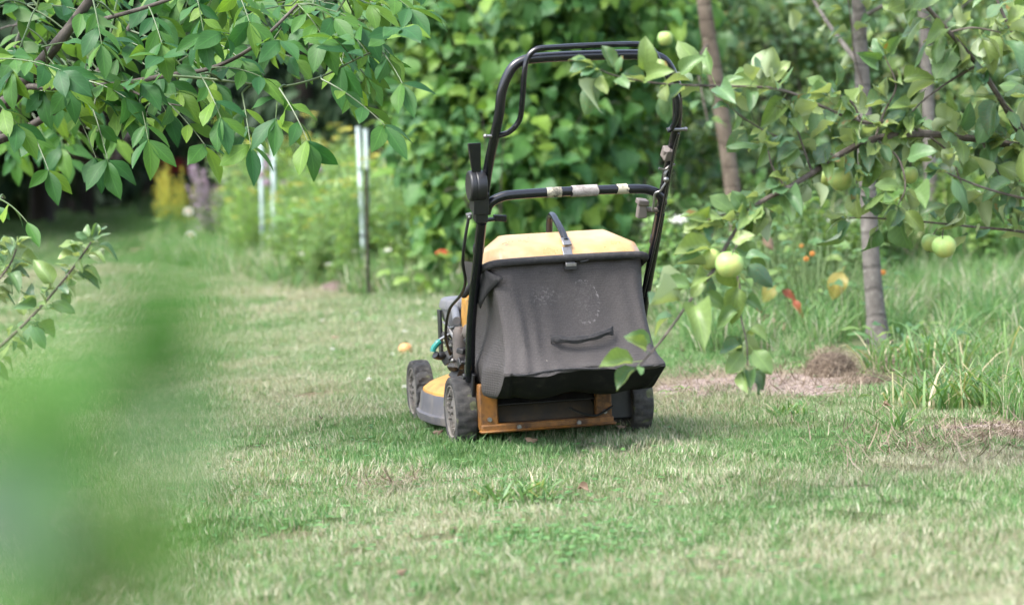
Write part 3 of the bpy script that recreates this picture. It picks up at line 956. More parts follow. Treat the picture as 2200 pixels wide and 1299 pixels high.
# grass bag
M_base = worn('shaded_base_cloth', (.008, .008, .009), (.035, .032, .030), 30, .5, .75, .9, spec=.2, bstr=.5)  # underside shade of the bag put into a near-black cloth colour
def bag():
    LV = [(.514, .214, -.288, .05), (.495, .213, -.297, .05), (.46, .209, -.308, .045), (.42, .206, -.322, .04), (.37, .204, -.342, .035), (.32, .204, -.364, .03), (.28, .206, -.386, .03), (.258, .210, -.408, .022),
          (.246, .213, -.424, .016), (.237, .214, -.431, .012), (.230, .213, -.430, .012), (.214, .210, -.409, .015), (.192, .207, -.378, .02), (.168, .203, -.338, .02), (.156, .196, -.30, .02), (.152, .16, -.22, .02), (.152, .06, -.12, .02)]
    fr = .05
    v = []; n = None
    for li, (z, hw, ry, cr) in enumerate(LV):
        pts = []
        for t in np.linspace(0, 1, 10, endpoint=False): pts.append((-hw, fr + (ry + cr - fr) * t, 0))
        for t in np.linspace(0, 1, 6, endpoint=False):
            a = t * math.pi / 2; pts.append((-hw + cr * (1 - math.cos(a)), ry + cr * (1 - math.sin(a)), 0))
        for t in np.linspace(0, 1, 30): pts.append((-hw + cr + (2 * hw - 2 * cr) * t, ry, 1))
        for t in np.linspace(0, 1, 7)[1:]:
            a = t * math.pi / 2; pts.append((hw - cr * (1 - math.sin(a)), ry + cr * (1 - math.cos(a)), 0))
        for t in np.linspace(0, 1, 11)[1:]: pts.append((hw, ry + cr + (fr - ry - cr) * t, 0))
        n = len(pts)
        for (x, y, rear) in pts:
            zz = z; k = max(0, min(1, (.50 - z) / .27)); low = z < .235
            u = x / hw
            # the cloth sags in the middle and stands out along folds that run down from the left frame corner
            if y < ry + cr + .001 and not low:
                y += .012 * math.sin(k * math.pi) * (1 - u * u)
                for (fu, am, wd_) in ((-.82, .016, .05), (-.64, .010, .06), (-.42, .006, .09), (.62, .006, .10), (.82, .011, .06), (.15, .004, .14)):
                    y -= am * math.exp(-((u - fu - .08 * math.sin(k * 2.2)) / wd_) ** 2) * math.sin(min(1, k * 1.1) * math.pi * .75)
                y += .0022 * math.sin(u * 11 + z * 40) + .0018 * math.sin(u * 23 - z * 61)
            if .21 < z < .25 and rear: zz += .006 * math.sin(u * 5 + 1) - .012 * max(0, -u - .7) + .006 * math.exp(-((u + .35) / .08) ** 2)
            if z < .235 and rear: y += .008 * math.sin(u * 7 + 2) ; zz += .006 * math.cos(u * 6) * (z < .2)
            # side panel swells towards its lower corner
            if abs(x) > hw - .004 and y > ry + cr - .01:
                b_ = math.exp(-((y + .24) / .10) ** 2) * math.exp(-((z - .17) / .10) ** 2)
                x += math.copysign(.034 * b_ + .006 * math.sin(y * 40 + z * 25) * k, x)
                x -= math.copysign(.012 * math.exp(-((z - .36) / .07) ** 2), x)
            if abs(u) > .86 and .20 < z < .26 and u > 0: x += .001
            v.append((x, y, zz))
    f = []
    for i in range(len(LV) - 1):
        for k in range(n - 1):
            f.append((i * n + k + 1, i * n + k, (i + 1) * n + k, (i + 1) * n + k + 1))
    seam = 10
    rear_ = range(11, 52)
    def tidy(fs):
        us = sorted({i for q in fs for i in q}); mp_ = {a: b for b, a in enumerate(us)}
        return [v[i] for i in us], [tuple(mp_[i] for i in q) for q in fs]
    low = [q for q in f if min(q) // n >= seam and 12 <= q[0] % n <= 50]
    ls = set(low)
    mw(MB().add(*tidy(low)), 'shaded_bag_base', M_base, sharp=60, subdiv=1)
    b = MB().add(*tidy([q for q in f if q not in ls]))
    return mw(b, 'grass_bag', M_fabric, sharp=60, subdiv=1)
BAG = bag()
# rolled edge of the bag round its frame, and the loose flap at its upper left corner
ed = [(-.222, .03, .42), (-.224, -.08, .45), (-.224, -.20, .492), (-.222, -.262, .508), (-.208, -.292, .516), (-.17, -.300, .520), (0, -.302, .523), (.17, -.300, .522), (.208, -.292, .518), (.222, -.262, .510), (.224, -.20, .492), (.224, -.08, .45), (.222, .03, .42)]
mw(MB().tube(spline(ed, 5), .0105, 10), 'bag_frame', M_web)
fl = MB()
fv = []; 
for i in range(7):
    t = i / 6
    for j in range(6):
        s = j / 5
        # from the frame edge (s=0) down to the free seam (s=1), wrapping the corner
        p = Vector((-.226, -.16 - .10 * t, .47 + .035 * t)).lerp(Vector((-.228 + .038 * t ** 2, -.20 - .125 * t, .395 + .085 * t)), s)
        if t > .7: p.y -= .004
        p.x -= .006 * math.sin(s * 3.1)
        fv.append(p)
fl.add(fv, [(i * 6 + j, i * 6 + j + 1, (i + 1) * 6 + j + 1, (i + 1) * 6 + j) for i in range(6) for j in range(5)])
mw(fl, 'bag_flap', M_web, solid=.003, sharp=60)
mw(MB().tube(spline([(-.2, -.424, .236), (-.17, -.433, .232), (-.07, -.431, .240), (.05, -.430, .235), (.15, -.433, .234), (.215, -.424, .236)], 5), .0035, 6), 'bag_seam', M_web)
# webbing grip sewn on the bag
sp_ = MB(); sv_ = []
path = spline([(-.078, -.372, .316), (-.06, -.384, .316), (-.02, -.390, .311), (.03, -.389, .315), (.07, -.383, .325), (.092, -.372, .328)], 5)
for i, p in enumerate(path):
    hh = .0075 + (.003 if i in (0, 1, len(path) - 1, len(path) - 2) else 0) - .0015 * math.sin(i)
    sv_ += [p + Vector((0, .004, -hh)), p + Vector((0, -.001, -hh * .9)), p + Vector((0, -.004, 0)), p + Vector((0, -.001, hh * .9)), p + Vector((0, .004, hh))]
sp_.add(sv_, [(i * 5 + j, i * 5 + j + 1, (i + 1) * 5 + j + 1, (i + 1) * 5 + j) for i in range(len(path) - 1) for j in range(4)])
mw(sp_, 'strap', M_web, solid=.002, parent=MOW)

# faded yellow lid of the bag
def lid():
    rim = [(-.213, -.262, .520), (-.185, -.296, .524), (.185, -.296, .526), (.213, -.262, .522), (.216, -.05, .47), (.205, .12, .40), (-.205, .12, .40), (-.216, -.05, .47)]
    low = [(x * .95, y + .012 * (1 if y < 0 else -1), z - .006) for x, y, z in rim]
    sho = [(-.203, -.235, .553), (-.178, -.262, .556), (.180, -.262, .557), (.205, -.235, .553), (.20, -.04, .53), (.18, .10, .44), (-.18, .10, .44), (-.20, -.04, .53)]
    crest = [(-.135, -.130, .5865), (-.125, -.145, .5865), (.135, -.145, .5885), (.145, -.130, .5885), (.14, -.02, .583), (.12, .05, .52), (-.12, .05, .52), (-.13, -.02, .581)]
    v = low + rim + sho + crest; f = []
    for i in range(3):
        for k in range(8):
            q = (k + 1) % 8
            f.append((i * 8 + k, i * 8 + q, (i + 1) * 8 + q, (i + 1) * 8 + k))
    f.append((24, 25, 26, 27)); f.append((24, 27, 28, 31)); f.append((31, 28, 29, 30))
    return mw(MB().add(v, f), 'bag_lid', M_lid, bevel=.007, sharp=50)
lid()
for sx_ in (-.155, .155):
    mw(MB().lathe([(.0001, .003), (.005, .0025), (.006, 0), (.006, -.006)], (sx_, -.232, .561), 'Z', 12), 'lid_screw', M_steel)
for bx_, bz_ in ((-.2, .16), (-.2, .085), (.127, .16), (.127, .085), (-.12, .060), (.05, .060)):
    mw(MB().lathe([(.0001, -.005), (.006, -.005), (.0065, 0), (.0065, .004)], (bx_, -.1335 if bz_ > .07 else -.140, bz_), 'Y', 8), 'frame_bolt', M_steel)
# yellow hinge cover below the lid and its rusty fittings
for s in (-1, 1): mw(MB().box((s * .202, .06, .36), (.03, .10, .10), (.35, 0, 0)), 'hinge_cover', M_decky, bevel=.006)
mw(MB().ball((-.218, .03, .315), (.014, .024, .022), 10).tube([(-.23, .05, .31), (-.19, .05, .31)], .006, 8), 'hinge_bolt', M_muff)
# carrying grip of the lid: steel strap behind, black bar on top
mw(MB().box((.0, -.292, .528), (.026, .004, .058), (-.6, 0, .06)).box((.002, -.306, .505), (.030, .012, .010), (0, 0, .06)).box((.002, -.268, .566), (.024, .004, .03), (-.9, 0, .06)), 'grip_strap', M_steel, bevel=.0015)
mw(MB().tube(spline([(.003, -.262, .566), (.004, -.22, .592), (.006, -.16, .617), (.008, -.115, .632), (.009, -.085, .632), (.010, -.062, .618), (.011, -.05, .585), (.011, -.045, .57)], 5), .0095, 10), 'carrying_grip', M_black)
mw(MB().tube(spline([(.03, -.302, .512), (.05, -.306, .516), (.066, -.304, .530)]), .004, 7).box((.0, -.311, .497), (.034, .006, .008)), 'lid_latch', M_blackp)

# engine, seen past the left post
mw(MB().box((-.02, .36, .27), (.30, .30, .20)).box((-.02, .34, .375), (.26, .26, .05), (0, 0, 0), .85).box((-.155, .32, .25), (.08, .16, .15)), 'engine_block', M_engine, bevel=.012)
af = MB(); ol = [(-.2, -.075), (-.228, -.05), (-.228, .05), (-.2, .075), (-.11, .075), (-.09, .05), (-.09, -.05), (-.11, -.075)]
def ringloft(levels):
    v = []; f = []
    for s, z in levels:
        v += [(-.16 + (x + .16) * s, .31 + y * s, z) for x, y in ol]
    for i in range(len(levels) - 1):
        for k in range(8):
            q = (k + 1) % 8; f.append((i * 8 + q, i * 8 + k, (i + 1) * 8 + k, (i + 1) * 8 + q))
    f.append(tuple((len(levels) - 1) * 8 + k for k in range(8))[::-1])
    return MB().add(v, f)
mw(ringloft([(.80, .312), (.93, .335), (.97, .362), (.97, .366)]), 'air_filter_base', M_greyp, bevel=.003)
mw(ringloft([(1.03, .364), (1.04, .372), (.98, .388), (.84, .396), (.3, .398)]), 'air_filter_cover', M_greyp, bevel=.003)
mw(MB().box((-.234, .34, .295), (.008, .035, .13)), 'heat_shield', M_blackp, bevel=.002)
mw(MB().tube([(-.232, .10, .343), (-.205, .26, .372)], .0115, 12), 'breather_tube', M_greyp)
lk = MB().tube(spline([(-.235, .25, .325), (-.228, .2, .30), (-.215, .12, .25)]), .0055, 8)
lk.tube([(-.262, .27, .272), (-.22, .24, .298)], .0045, 8)
lk.tube(spline([(-.24, .26, .33), (-.232, .22, .315), (-.222, .2, .318)]), .003, 6)
lk.tube([(-.24, .24, .262), (-.205, .2, .262)], .004, 6)
mw(lk, 'linkage_rod', M_steel)
cbm = MB()
for i in range(14):
    cbm.box((-.215 + random.uniform(-.022, .012), .24 + random.uniform(-.04, .05), .30 - i * .009 + random.uniform(-.01, .01)), (random.uniform(.012, .035),) * 2 + (random.uniform(.008, .026),), (random.random(), random.random(), random.random()))
mw(cbm, 'carburettor', M_engine, bevel=.002)
cb2 = MB()
for i in range(9):
    c_ = (-.228 + random.uniform(-.012, .012), .21 + random.uniform(-.04, .04), .31 - i * .011)
    cb2.tube([c_, (c_[0] + random.uniform(-.012, .012), c_[1] - .012, c_[2] + random.uniform(-.006, .006))], random.uniform(.003, .006), 7)
mw(cb2, 'carburettor_screw', M_steel)
mw(MB().lathe([(.0001, .065), (.012, .063), (.019, .052), (.021, .03), (.021, -.03), (.018, -.05), (.0001, -.055)], (-.226, .10, .262), 'Z', 16), 'exhaust_elbow', M_muff)
mw(MB().tube([(-.25, .09, .232), (-.205, .09, .234)], .0045, 8).ball((-.25, .09, .232), .007, 8), 'exhaust_bolt', M_steel)
ph = mw(MB().tube(spline([(-.272, .24, .238), (-.262, .245, .232), (-.235, .25, .236), (-.205, .25, .246)]), [.011 + .001 * math.sin(i) for i in range(19)], 10), 'starter_grip', M_blackp)
mw(MB().tube(spline([(-.276, .25, .246), (-.272, .25, .258), (-.260, .252, .270), (-.252, .252, .274)]), .0085, 9), 'starter_grip_tip', M_teal, parent=ph)
mw(MB().tube([(-.25, .11, .118), (-.236, .50, .122)], .0045, 8), 'height_rod', M_blackp)
hb_ = MB()
for i in range(10):
    hb_.box((-.21 + random.uniform(-.02, .03), .02 + random.uniform(-.05, .06), .16 + i * .013), (random.uniform(.02, .05), random.uniform(.02, .06), random.uniform(.01, .03)), (random.random(), 0, random.random()))
hb_.tube(spline([(-.235, -.04, .245), (-.215, .0, .262), (-.19, .05, .262)]), .008, 8)
mw(hb_, 'rear_linkage', M_blackp, bevel=.003)

# ------------------------------------------------------------------ leaf shapes
ps = lambda mat, specs: ProtoSet([leaf_mesh(mat.name + '_shape', mat, **k) for k in specs])
PS_walnut = ps(M_walnut, [dict(wfun=W_ELLIP, width=.44, fold=.28, droop=.18, petiole=.03), dict(wfun=W_ELLIP, width=.48, fold=.18, droop=.32, wave=.25, petiole=.03), dict(wfun=W_ELLIP, width=.40, fold=.38, droop=.10, petiole=.03, twist=.2), dict(wfun=W_ELLIP, width=.5, fold=.12, droop=.25, petiole=.03, wave=.3)])
PS_apple = ps(M_apple, [dict(wfun=W_BLUNT, width=.60, fold=.45, droop=.3, wave=.5, petiole=.28), dict(wfun=W_BLUNT, width=.56, fold=.25, droop=.45, curl=.5, wave=.4, petiole=.3), dict(wfun=W_BLUNT, width=.66, fold=.15, droop=.2, wave=.7, petiole=.25), dict(wfun=W_BLUNT, width=.56, fold=.75, droop=.35, wave=.5, petiole=.3, twist=.7), dict(wfun=W_BLUNT, width=.64, fold=-.2, droop=.7, curl=1.2, wave=.8, petiole=.25), dict(wfun=W_BLUNT, width=.6, fold=.9, droop=.05, curl=.6, wave=.9, petiole=.3, twist=-.5), dict(wfun=W_BLUNT, width=.6, fold=.1, droop=.6, curl=-.4, wave=.4, petiole=.25)])
PS_fore = ps(M_fore, [dict(wfun=W_OVATE, width=.66, fold=.2, droop=.25, petiole=.2)])
def fore_variant(nm, col, und): return ps(leaf_mat(nm, G(col, col, col, col), under=und, trans=.25, rough=.8, spec=.1), [dict(wfun=W_OVATE, width=.7, fold=.2, droop=.25, petiole=.2)])
PS_foreshade = fore_variant('near_leaf_shaded', (.016, .042, .010), (.03, .06, .02))  # shade in the shoot's core put into the colour of these leaves
PS_forepale = fore_variant('near_leaf_pale', (.085, .135, .085), (.11, .16, .11))
PS_forebrown = fore_variant('near_leaf_withered', (.06, .07, .035), (.07, .08, .04))
PS_hazel = ps(M_hazel, [dict(wfun=W_OVATE, width=.62, fold=.35, droop=.5, wave=.5, curl=.6, petiole=.15), dict(wfun=W_LOBE, width=.75, fold=.4, droop=.6, wave=.9, base=.05, petiole=.15), dict(wfun=W_ROUND, width=.86, fold=.2, droop=.25, wave=.5, base=.08, petiole=.15), dict(wfun=W_ROUND, width=.8, fold=.1, droop=.4, wave=.6, base=.1, petiole=.15), dict(wfun=W_LOBE, width=.92, fold=.15, droop=.3, wave=.7, base=.1, petiole=.15)])
PS_mid = ps(M_mid, [dict(wfun=W_OVATE, width=.62, fold=.3, droop=.3, wave=.4, rows=5, petiole=.2), dict(wfun=W_OVATE, width=.7, fold=.15, droop=.4, wave=.5, rows=5, petiole=.2)])
PS_wood = ps(M_wood, [dict(wfun=W_OVATE, width=.6, fold=.3, droop=.3, rows=3, cols=2, petiole=0)])
PS_dark = ps(M_dark, [dict(wfun=W_OVATE, width=.34, fold=.3, droop=.3, rows=3, cols=2, petiole=0)])
PS_dead = ps(M_dead, [dict(wfun=W_OVATE, width=.5, fold=.3, droop=.3, rows=3, cols=2, petiole=0)])
PS_herb = ps(M_herb, [dict(wfun=W_LANCE, width=.34, fold=.3, droop=.4, wave=.4, rows=5, petiole=.12), dict(wfun=W_LOBE, width=.7, fold=.2, droop=.4, wave=.6, base=.05, petiole=.2)])
M_weed = leaf_mat('weed_leaf', G((.04, .095, .04), (.055, .125, .045), (.08, .16, .05), (.13, .19, .05)), under=(.11, .17, .08), trans=.35, rough=.5)
PS_weed = ps(M_weed, [dict(wfun=W_LANCE, width=.34, fold=.3, droop=.4, wave=.4, rows=5, petiole=.12), dict(wfun=W_LOBE, width=.6, fold=.2, droop=.4, wave=.6, base=.05, petiole=.2), dict(wfun=W_LANCE, width=.16, fold=.3, droop=.5, rows=5, petiole=.05)])
PS_frond = ps(M_meadow, [dict(wfun=W_LANCE, width=.10, fold=.3, droop=.25, rows=2, cols=2, petiole=0), dict(wfun=W_LANCE, width=.2, fold=.3, droop=.4, rows=3, cols=2, petiole=0)])
PS_umbel = ps(M_yellow, [dict(wfun=W_ROUND, width=.9, fold=.1, droop=.1, rows=2, cols=2, petiole=0)])
PS_gold = ps(M_gold, [dict(wfun=W_LANCE, width=.35, fold=.2, droop=.2, rows=2, cols=2, petiole=0)])
PS_purple = ps(M_purple, [dict(wfun=W_ROUND, width=.8, fold=.1, droop=.1, rows=2, cols=2, petiole=0)])
PS_white = ps(M_white, [dict(wfun=W_ROUND, width=.9, fold=.1, droop=.1, rows=2, cols=2, petiole=0)])
PS_yel = ps(M_yelleaf, [dict(wfun=W_OVATE, width=.7, fold=.2, droop=.3, wave=.5, petiole=.2)])
PS_red = ps(M_redleaf, [dict(wfun=W_LANCE, width=.36, fold=.35, droop=.4, wave=.5, petiole=.12)])
PS_brown = ps(M_brownleaf, [dict(wfun=W_OVATE, width=.55, fold=.5, droop=.3, curl=.9, wave=.9, petiole=.12), dict(wfun=W_OVATE, width=.6, fold=.2, droop=.2, curl=-.8, wave=.9, petiole=.15)])

def loc_pts(root, pts): return [Vector(p) - Vector(root.location) for p in pts]
def branch(root, name, pts, r0, r1, mat, per=6, n=8, knots=.0):
    P = spline(pts, per)
    k = len(P)
    rs = [r0 + (r1 - r0) * i / (k - 1) for i in range(k)]
    if knots: rs = [r * (1 + knots * (random.random() - .5)) for r in rs]
    return MB().tube(loc_pts(root, P), rs, n).build(name, mat, root), P

def along(P, t):
    """point and direction at fraction t of a polyline"""
    L_ = [0]
    for a, b in zip(P[:-1], P[1:]): L_.append(L_[-1] + (b - a).length)
    s = t * L_[-1]
    for i in range(len(P) - 1):
        if L_[i + 1] >= s:
            q = (s - L_[i]) / max(1e-6, L_[i + 1] - L_[i])
            return P[i].lerp(P[i + 1], q), (P[i + 1] - P[i]).normalized(), L_[-1]
    return P[-1], (P[-1] - P[-2]).normalized(), L_[-1]

def spurs(P, spacing, per, size, up=.35, t0=0., tip=True):
    """clusters of leaves along a twig; returns lists"""
    pos, d, nr, sc_ = [], [], [], []
    ln = along(P, 0)[2]
    n = max(1, int(ln * (1 - t0) / spacing))
    for i in range(n + 1):
        t = t0 + (1 - t0) * min(1, (i + random.uniform(-.3, .3)) / n)
        p, tg, _ = along(P, max(0, t))
        for k in range(random.randint(*per)):
            o = Vector((random.gauss(0, 1), random.gauss(0, 1), random.gauss(0, 1)))
            o = (o - tg * o.dot(tg)).normalized()
            dd = o + tg * random.uniform(.1, .9) + Vector((0, 0, random.uniform(-.5, up)))
            pos.append(p + o * .004); d.append(dd)
            nr.append(Vector((0, -.35, .8)) + Vector((random.gauss(0, .5), random.gauss(0, .5), random.gauss(0, .4))))
            sc_.append(size * random.uniform(.6, 1.15))
    if tip:
        p, tg, _ = along(P, 1)
        for k in range(3):
            dd = tg + Vector((random.gauss(0, .5), random.gauss(0, .5), random.gauss(0, .5)))
            pos.append(p); d.append(dd); nr.append(Vector((random.gauss(0, .4), -.3, .8))); sc_.append(size * random.uniform(.5, .85))
    return pos, d, nr, sc_
class Bag:
    def __init__(s): s.a = [[], [], [], []]
    def add(s, q):
        for k in range(4): s.a[k] += list(q[k])
    def one(s, p, d, n, sz): s.add(([p], [d], [n], [sz]))
    def out(s): return [np.array([tuple(x) if hasattr(x, '__len__') else x for x in c]) for c in s.a]

# ------------------------------------------------------------------ apple tree whose boughs reach in from the right, in front of the mower
AT = lambda l: [at(*q) for q in l]
tr = thing('apple_tree', 'apple tree with drooping fruit-laden boughs reaching in over the mower from beyond the right edge', 'tree', tuple(Vector((1.62, 5.35, 0))))
branch(tr, 'trunk', [(1.62, 5.35, -.05), (1.60, 5.33, .5), (1.58, 5.3, .9), (1.60, 5.32, 1.5), (1.66, 5.4, 2.3)], .055, .03, M_bark_g, 6, 12)
lb = Bag()
BR = [  # (photo polyline with depth, radius at start and end, leaf spacing, leaves per spur, leaf size, start)
    ([(2420, 350, 5.3), (2250, 325, 5.2), (2120, 302, 5.1), (1990, 288, 5.0), (1880, 298, 4.95), (1800, 335, 4.9), (1745, 372, 4.85), (1690, 405, 4.8), (1620, 445, 4.75), (1568, 515, 4.7), (1530, 585, 4.65), (1480, 650, 4.6), (1418, 735, 4.55), (1372, 785, 4.5)], .0105, .0020, .038, (3, 5), .076, .10, .66),
    ([(1990, 288, 5.0), (1930, 262, 5.0), (1850, 262, 4.95), (1780, 235, 4.9), (1700, 200, 4.85), (1640, 188, 4.8), (1540, 185, 4.75), (1420, 180, 4.7), (1330, 165, 4.65), (1290, 150, 4.62)], .0052, .0014, .055, (2, 4), .082, .1),
    ([(2420, 480, 5.3), (2280, 400, 5.2), (2200, 300, 5.1), (2150, 215, 5.0), (2100, 140, 4.95), (2040, 70, 4.9), (1970, -10, 4.85), (1920, -80, 4.8)], .009, .004, .05, (3, 5), .088, .1),
    ([(2420, 560, 5.3), (2300, 520, 5.15), (2190, 497, 5.05), (2080, 486, 5.0), (1960, 474, 4.95), (1870, 468, 4.9), (1825, 468, 4.9)], .0042, .0015, .08, (2, 3), .075, .2),
    ([(1800, 335, 4.9), (1750, 325, 4.88), (1700, 305, 4.86), (1650, 285, 4.84), (1600, 255, 4.82), (1575, 235, 4.8)], .0035, .0013, .05, (2, 4), .075, .1),
    ([(2400, 470, 5.3), (2270, 440, 5.1), (2190, 424, 5.0), (2110, 402, 4.95), (2030, 370, 4.9)], .0042, .002, .06, (2, 4), .08, .1),
    ([(1575, 560, 4.66), (1590, 620, 4.64), (1592, 680, 4.62), (1604, 735, 4.6), (1606, 785, 4.6)], .0025, .0018, .055, (1, 3), .078, .25),
    ([(2200, 300, 5.1), (2230, 190, 5.1), (2190, 100, 5.1), (2150, 20, 5.1), (2120, -60, 5.1)], .006, .003, .045, (3, 5), .09, .1),
    ([(1880, 298, 4.95), (1900, 240, 4.95), (1925, 185, 4.95), (1905, 130, 4.95)], .0035, .0015, .05, (2, 4), .072, .1),
    ([(1990, 288, 5.0), (2040, 330, 5.0), (2060, 380, 5.0), (2075, 420, 5.0)], .003, .0015, .08, (2, 4), .08, .1),
    ([(1880, 298, 4.95), (1850, 340, 4.93), (1840, 395, 4.9)], .003, .0015, .06, (2, 4), .085, .1),
    ([(2100, 140, 4.95), (2040, 175, 4.95), (1985, 215, 4.95), (1960, 240, 4.95)], .003, .0015, .07, (2, 4), .085, .1),
    ([(2150, 215, 5.0), (2190, 260, 5.0), (2215, 330, 5.0), (2190, 390, 5.0)], .003, .0015, .07, (2, 4), .09, .0),
    ([(1620, 445, 4.75), (1560, 460, 4.72), (1510, 475, 4.7)], .003, .0015, .07, (2, 4), .075, .1),
    ([(1880, 298, 4.95), (1930, 340, 4.92), (1945, 400, 4.9), (1930, 440, 4.88)], .003, .0015, .05, (3, 5), .085, .0),
    ([(1745, 372, 4.85), (1720, 300, 4.84), (1705, 250, 4.83)], .003, .0015, .05, (3, 5), .08, .0),
    ([(1850, 262, 4.95), (1830, 220, 4.94), (1790, 200, 4.93)], .003, .0015, .05, (3, 5), .08, .0),
    ([(2040, 70, 4.9), (2090, 60, 4.9), (2150, 70, 4.9)], .003, .0015, .045, (3, 5), .09, .0),
    ([(2110, 302, 5.1), (2130, 350, 5.08), (2160, 390, 5.06)], .003, .0015, .045, (3, 5), .09, .0),
    ([(1690, 405, 4.8), (1660, 360, 4.8), (1650, 320, 4.8)], .003, .0015, .07, (2, 4), .075, .1),
]
for pts, r0, r1, spc, per, size, t0, *te in BR:
    _, P = branch(tr, 'branch', AT(pts), r0, r1, M_twig, 5, 7, .12)
    lb.add(spurs(P if not te else P[:int(len(P) * te[0])], spc * 1.08, per, size * .90, .3, t0, not te))
    if te: lb.add(spurs(P[int(len(P) * te[0]):-8], .055, (1, 3), .085, .2, 0, False))
# single large leaves that show in the photo: (base pixel, tip pixel, depth)
for (x0, y0, x1, y1, Y) in ((1640, 188, 1690, 130, 4.8), (1450, 175, 1500, 115, 4.72), (1310, 165, 1262, 178, 4.64), (1325, 165, 1320, 125, 4.64), (1395, 180, 1335, 160, 4.68), (1470, 183, 1405, 205, 4.72), (1480, 185, 1435, 215, 4.72), (1545, 190, 1590, 160, 4.75), (1650, 190, 1560, 170, 4.8),
                            (1550, 530, 1450, 545, 4.66), (1520, 585, 1485, 635, 4.62), (1590, 560, 1665, 600, 4.64), (1500, 620, 1420, 600, 4.6), (1490, 640, 1500, 715, 4.6), (1588, 600, 1570, 690, 4.62), (1600, 700, 1650, 720, 4.6), (1545, 545, 1480, 590, 4.68), (1585, 555, 1650, 545, 4.62), (1560, 520, 1620, 500, 4.66), (1545, 525, 1490, 500, 4.68), (1592, 640, 1640, 660, 4.6), (1590, 660, 1540, 690, 4.6), (1500, 620, 1560, 660, 4.62), (1604, 745, 1560, 800, 4.58), (1605, 740, 1545, 760, 4.58), (1608, 740, 1660, 800, 4.58),
                            (1380, 775, 1290, 785, 4.5), (1375, 780, 1325, 835, 4.5), (1395, 760, 1345, 725, 4.52), (1372, 782, 1380, 805, 4.5), (1410, 742, 1350, 715, 4.54), (1560, 470, 1480, 495, 4.7), (1590, 470, 1530, 415, 4.72), (1605, 465, 1575, 410, 4.74), (1640, 430, 1600, 500, 4.76), (2030, 370, 2105, 430, 4.9), (1990, 300, 1960, 345, 4.96), (1830, 345, 1850, 380, 4.9), (1960, 474, 2020, 430, 4.94), (1900, 470, 1860, 425, 4.9), (2000, 475, 1990, 530, 4.95)):
    a, b = at(x0, y0, Y), at(x1, y1, Y - .02)
    lb.one(a, b - a + Vector((0, -.01, 0)), Vector((random.gauss(0, .3), -.75, .55)), (b - a).length * .82)
a, b = at(1640, 188, 4.79), at(1662, 112, 4.77)
lb.one(a, b - a, Vector((.15, .8, -.3)), (b - a).length * .95)
lb.one(at(1625, 190, 4.8), at(1650, 120, 4.8) - at(1625, 190, 4.8), Vector((-.3, .8, -.2)), .075)
pos, d_, nr_, sc_ = lb.out()
FRUIT = [(1567, 569, 62, 4.55), (1524, 557, 52, 4.66), (2028, 530, 52, 4.92), (2001, 522, 44, 4.99), (1806, 384, 52, 4.97), (1955, 376, 36, 5.02)]
lx, ly, lz = proj(pos + d_ / np.linalg.norm(d_, axis=1, keepdims=True) * sc_[:, None] * .7)
keep = np.ones(len(pos), bool)
for (fx, fy, fd, fY) in FRUIT:                     # leaves grow round the fruit, not across it
    keep &= ~((np.hypot(lx - fx, ly - fy) < fd * (.62 if fd > 55 else .6)) & (lz < fY + .05))
pos, d_, nr_, sc_ = pos[keep], d_[keep], nr_[keep], sc_[keep]
leaves(tr, PS_apple, pos, d_, nr_, sc_, 300)

def apple(px, py, dpx, Y, label, squash=.93, tilt=(0, 0), rot=0.):
    r = dpx / 2 * Y / FPX
    p = at(px, py, Y)
    t = thing('apple', label, 'apple', p, rot, 'green apples hanging on the boughs')
    prof = []
    for i in range(19):
        a = math.pi * i / 18
        rr = math.sin(a) * r * (1 + .06 * math.cos(a))
        h = math.cos(a) * r * squash
        if i < 4: h -= r * .20 * (1 - i / 4) ** 1.5
        if i > 15: h += r * .14 * ((i - 15) / 3) ** 1.5
        prof.append((max(rr, .0001), h))
    b = MB().lathe(prof[::-1], (0, 0, 0), 'Z', 26, lambda i, k: r * .018 * math.sin(k * 5 * 2 * math.pi / 26) * (i / 18 if i else 0) + r * .015 * math.sin(k * 2 * math.pi / 26 + 1))
    o = b.build('fruit', M_applefruit, t); o.rotation_euler = (tilt[0], tilt[1], 0)
    R = Euler((tilt[0], tilt[1], 0)).to_matrix()
    MB().tube([R @ Vector(q) for q in spline([(0, 0, r * .7), (r * .06, 0, r * 1.1), (r * .2, .0, r * 1.55)], 4)], .0013, 6).build('stalk', M_twig, t)
    cx = MB()
    for k in range(5):
        a = k * 1.257
        cx.tube([R @ Vector((0, 0, -r * squash * .86)), R @ Vector((r * .12 * math.cos(a), r * .12 * math.sin(a), -r * squash * .97))], [.0018, .0006], 4)
    cx.build('calyx', M_darkwood, t)
apple(1567, 569, 62, 4.55, 'large pale green apple in full view, front one of the low pair beside the bag', tilt=(.25, .25))
apple(1524, 557, 52, 4.66, 'green apple half hidden behind the front apple of the low pair beside the grass bag', tilt=(-.2, -.3))
apple(2028, 530, 52, 4.92, 'round green apple, front one of the pair hanging under the thin level twig', tilt=(.3, -.2))
apple(2001, 522, 44, 4.99, 'green apple partly hidden behind its twin under the thin level twig', tilt=(-.1, .3))
apple(1806, 384, 52, 4.97, 'broad green apple behind hanging leaves in front of the grey trunk', 1.05)
apple(1772, 382, 40, 5.03, 'small green apple tucked behind the broad one by the grey trunk', 1.0)
apple(1955, 376, 36, 5.02, 'green apple showing as a narrow slice beside a leaf, right of the grey trunk', 1.1)
apple(1846, 380, 18, 4.9, 'smallest unripe apple close to the grey trunk', 1.2)
apple(1429, 83, 33, 8.9, 'blurred green apple above the right bend of the mower handle', 1.0)

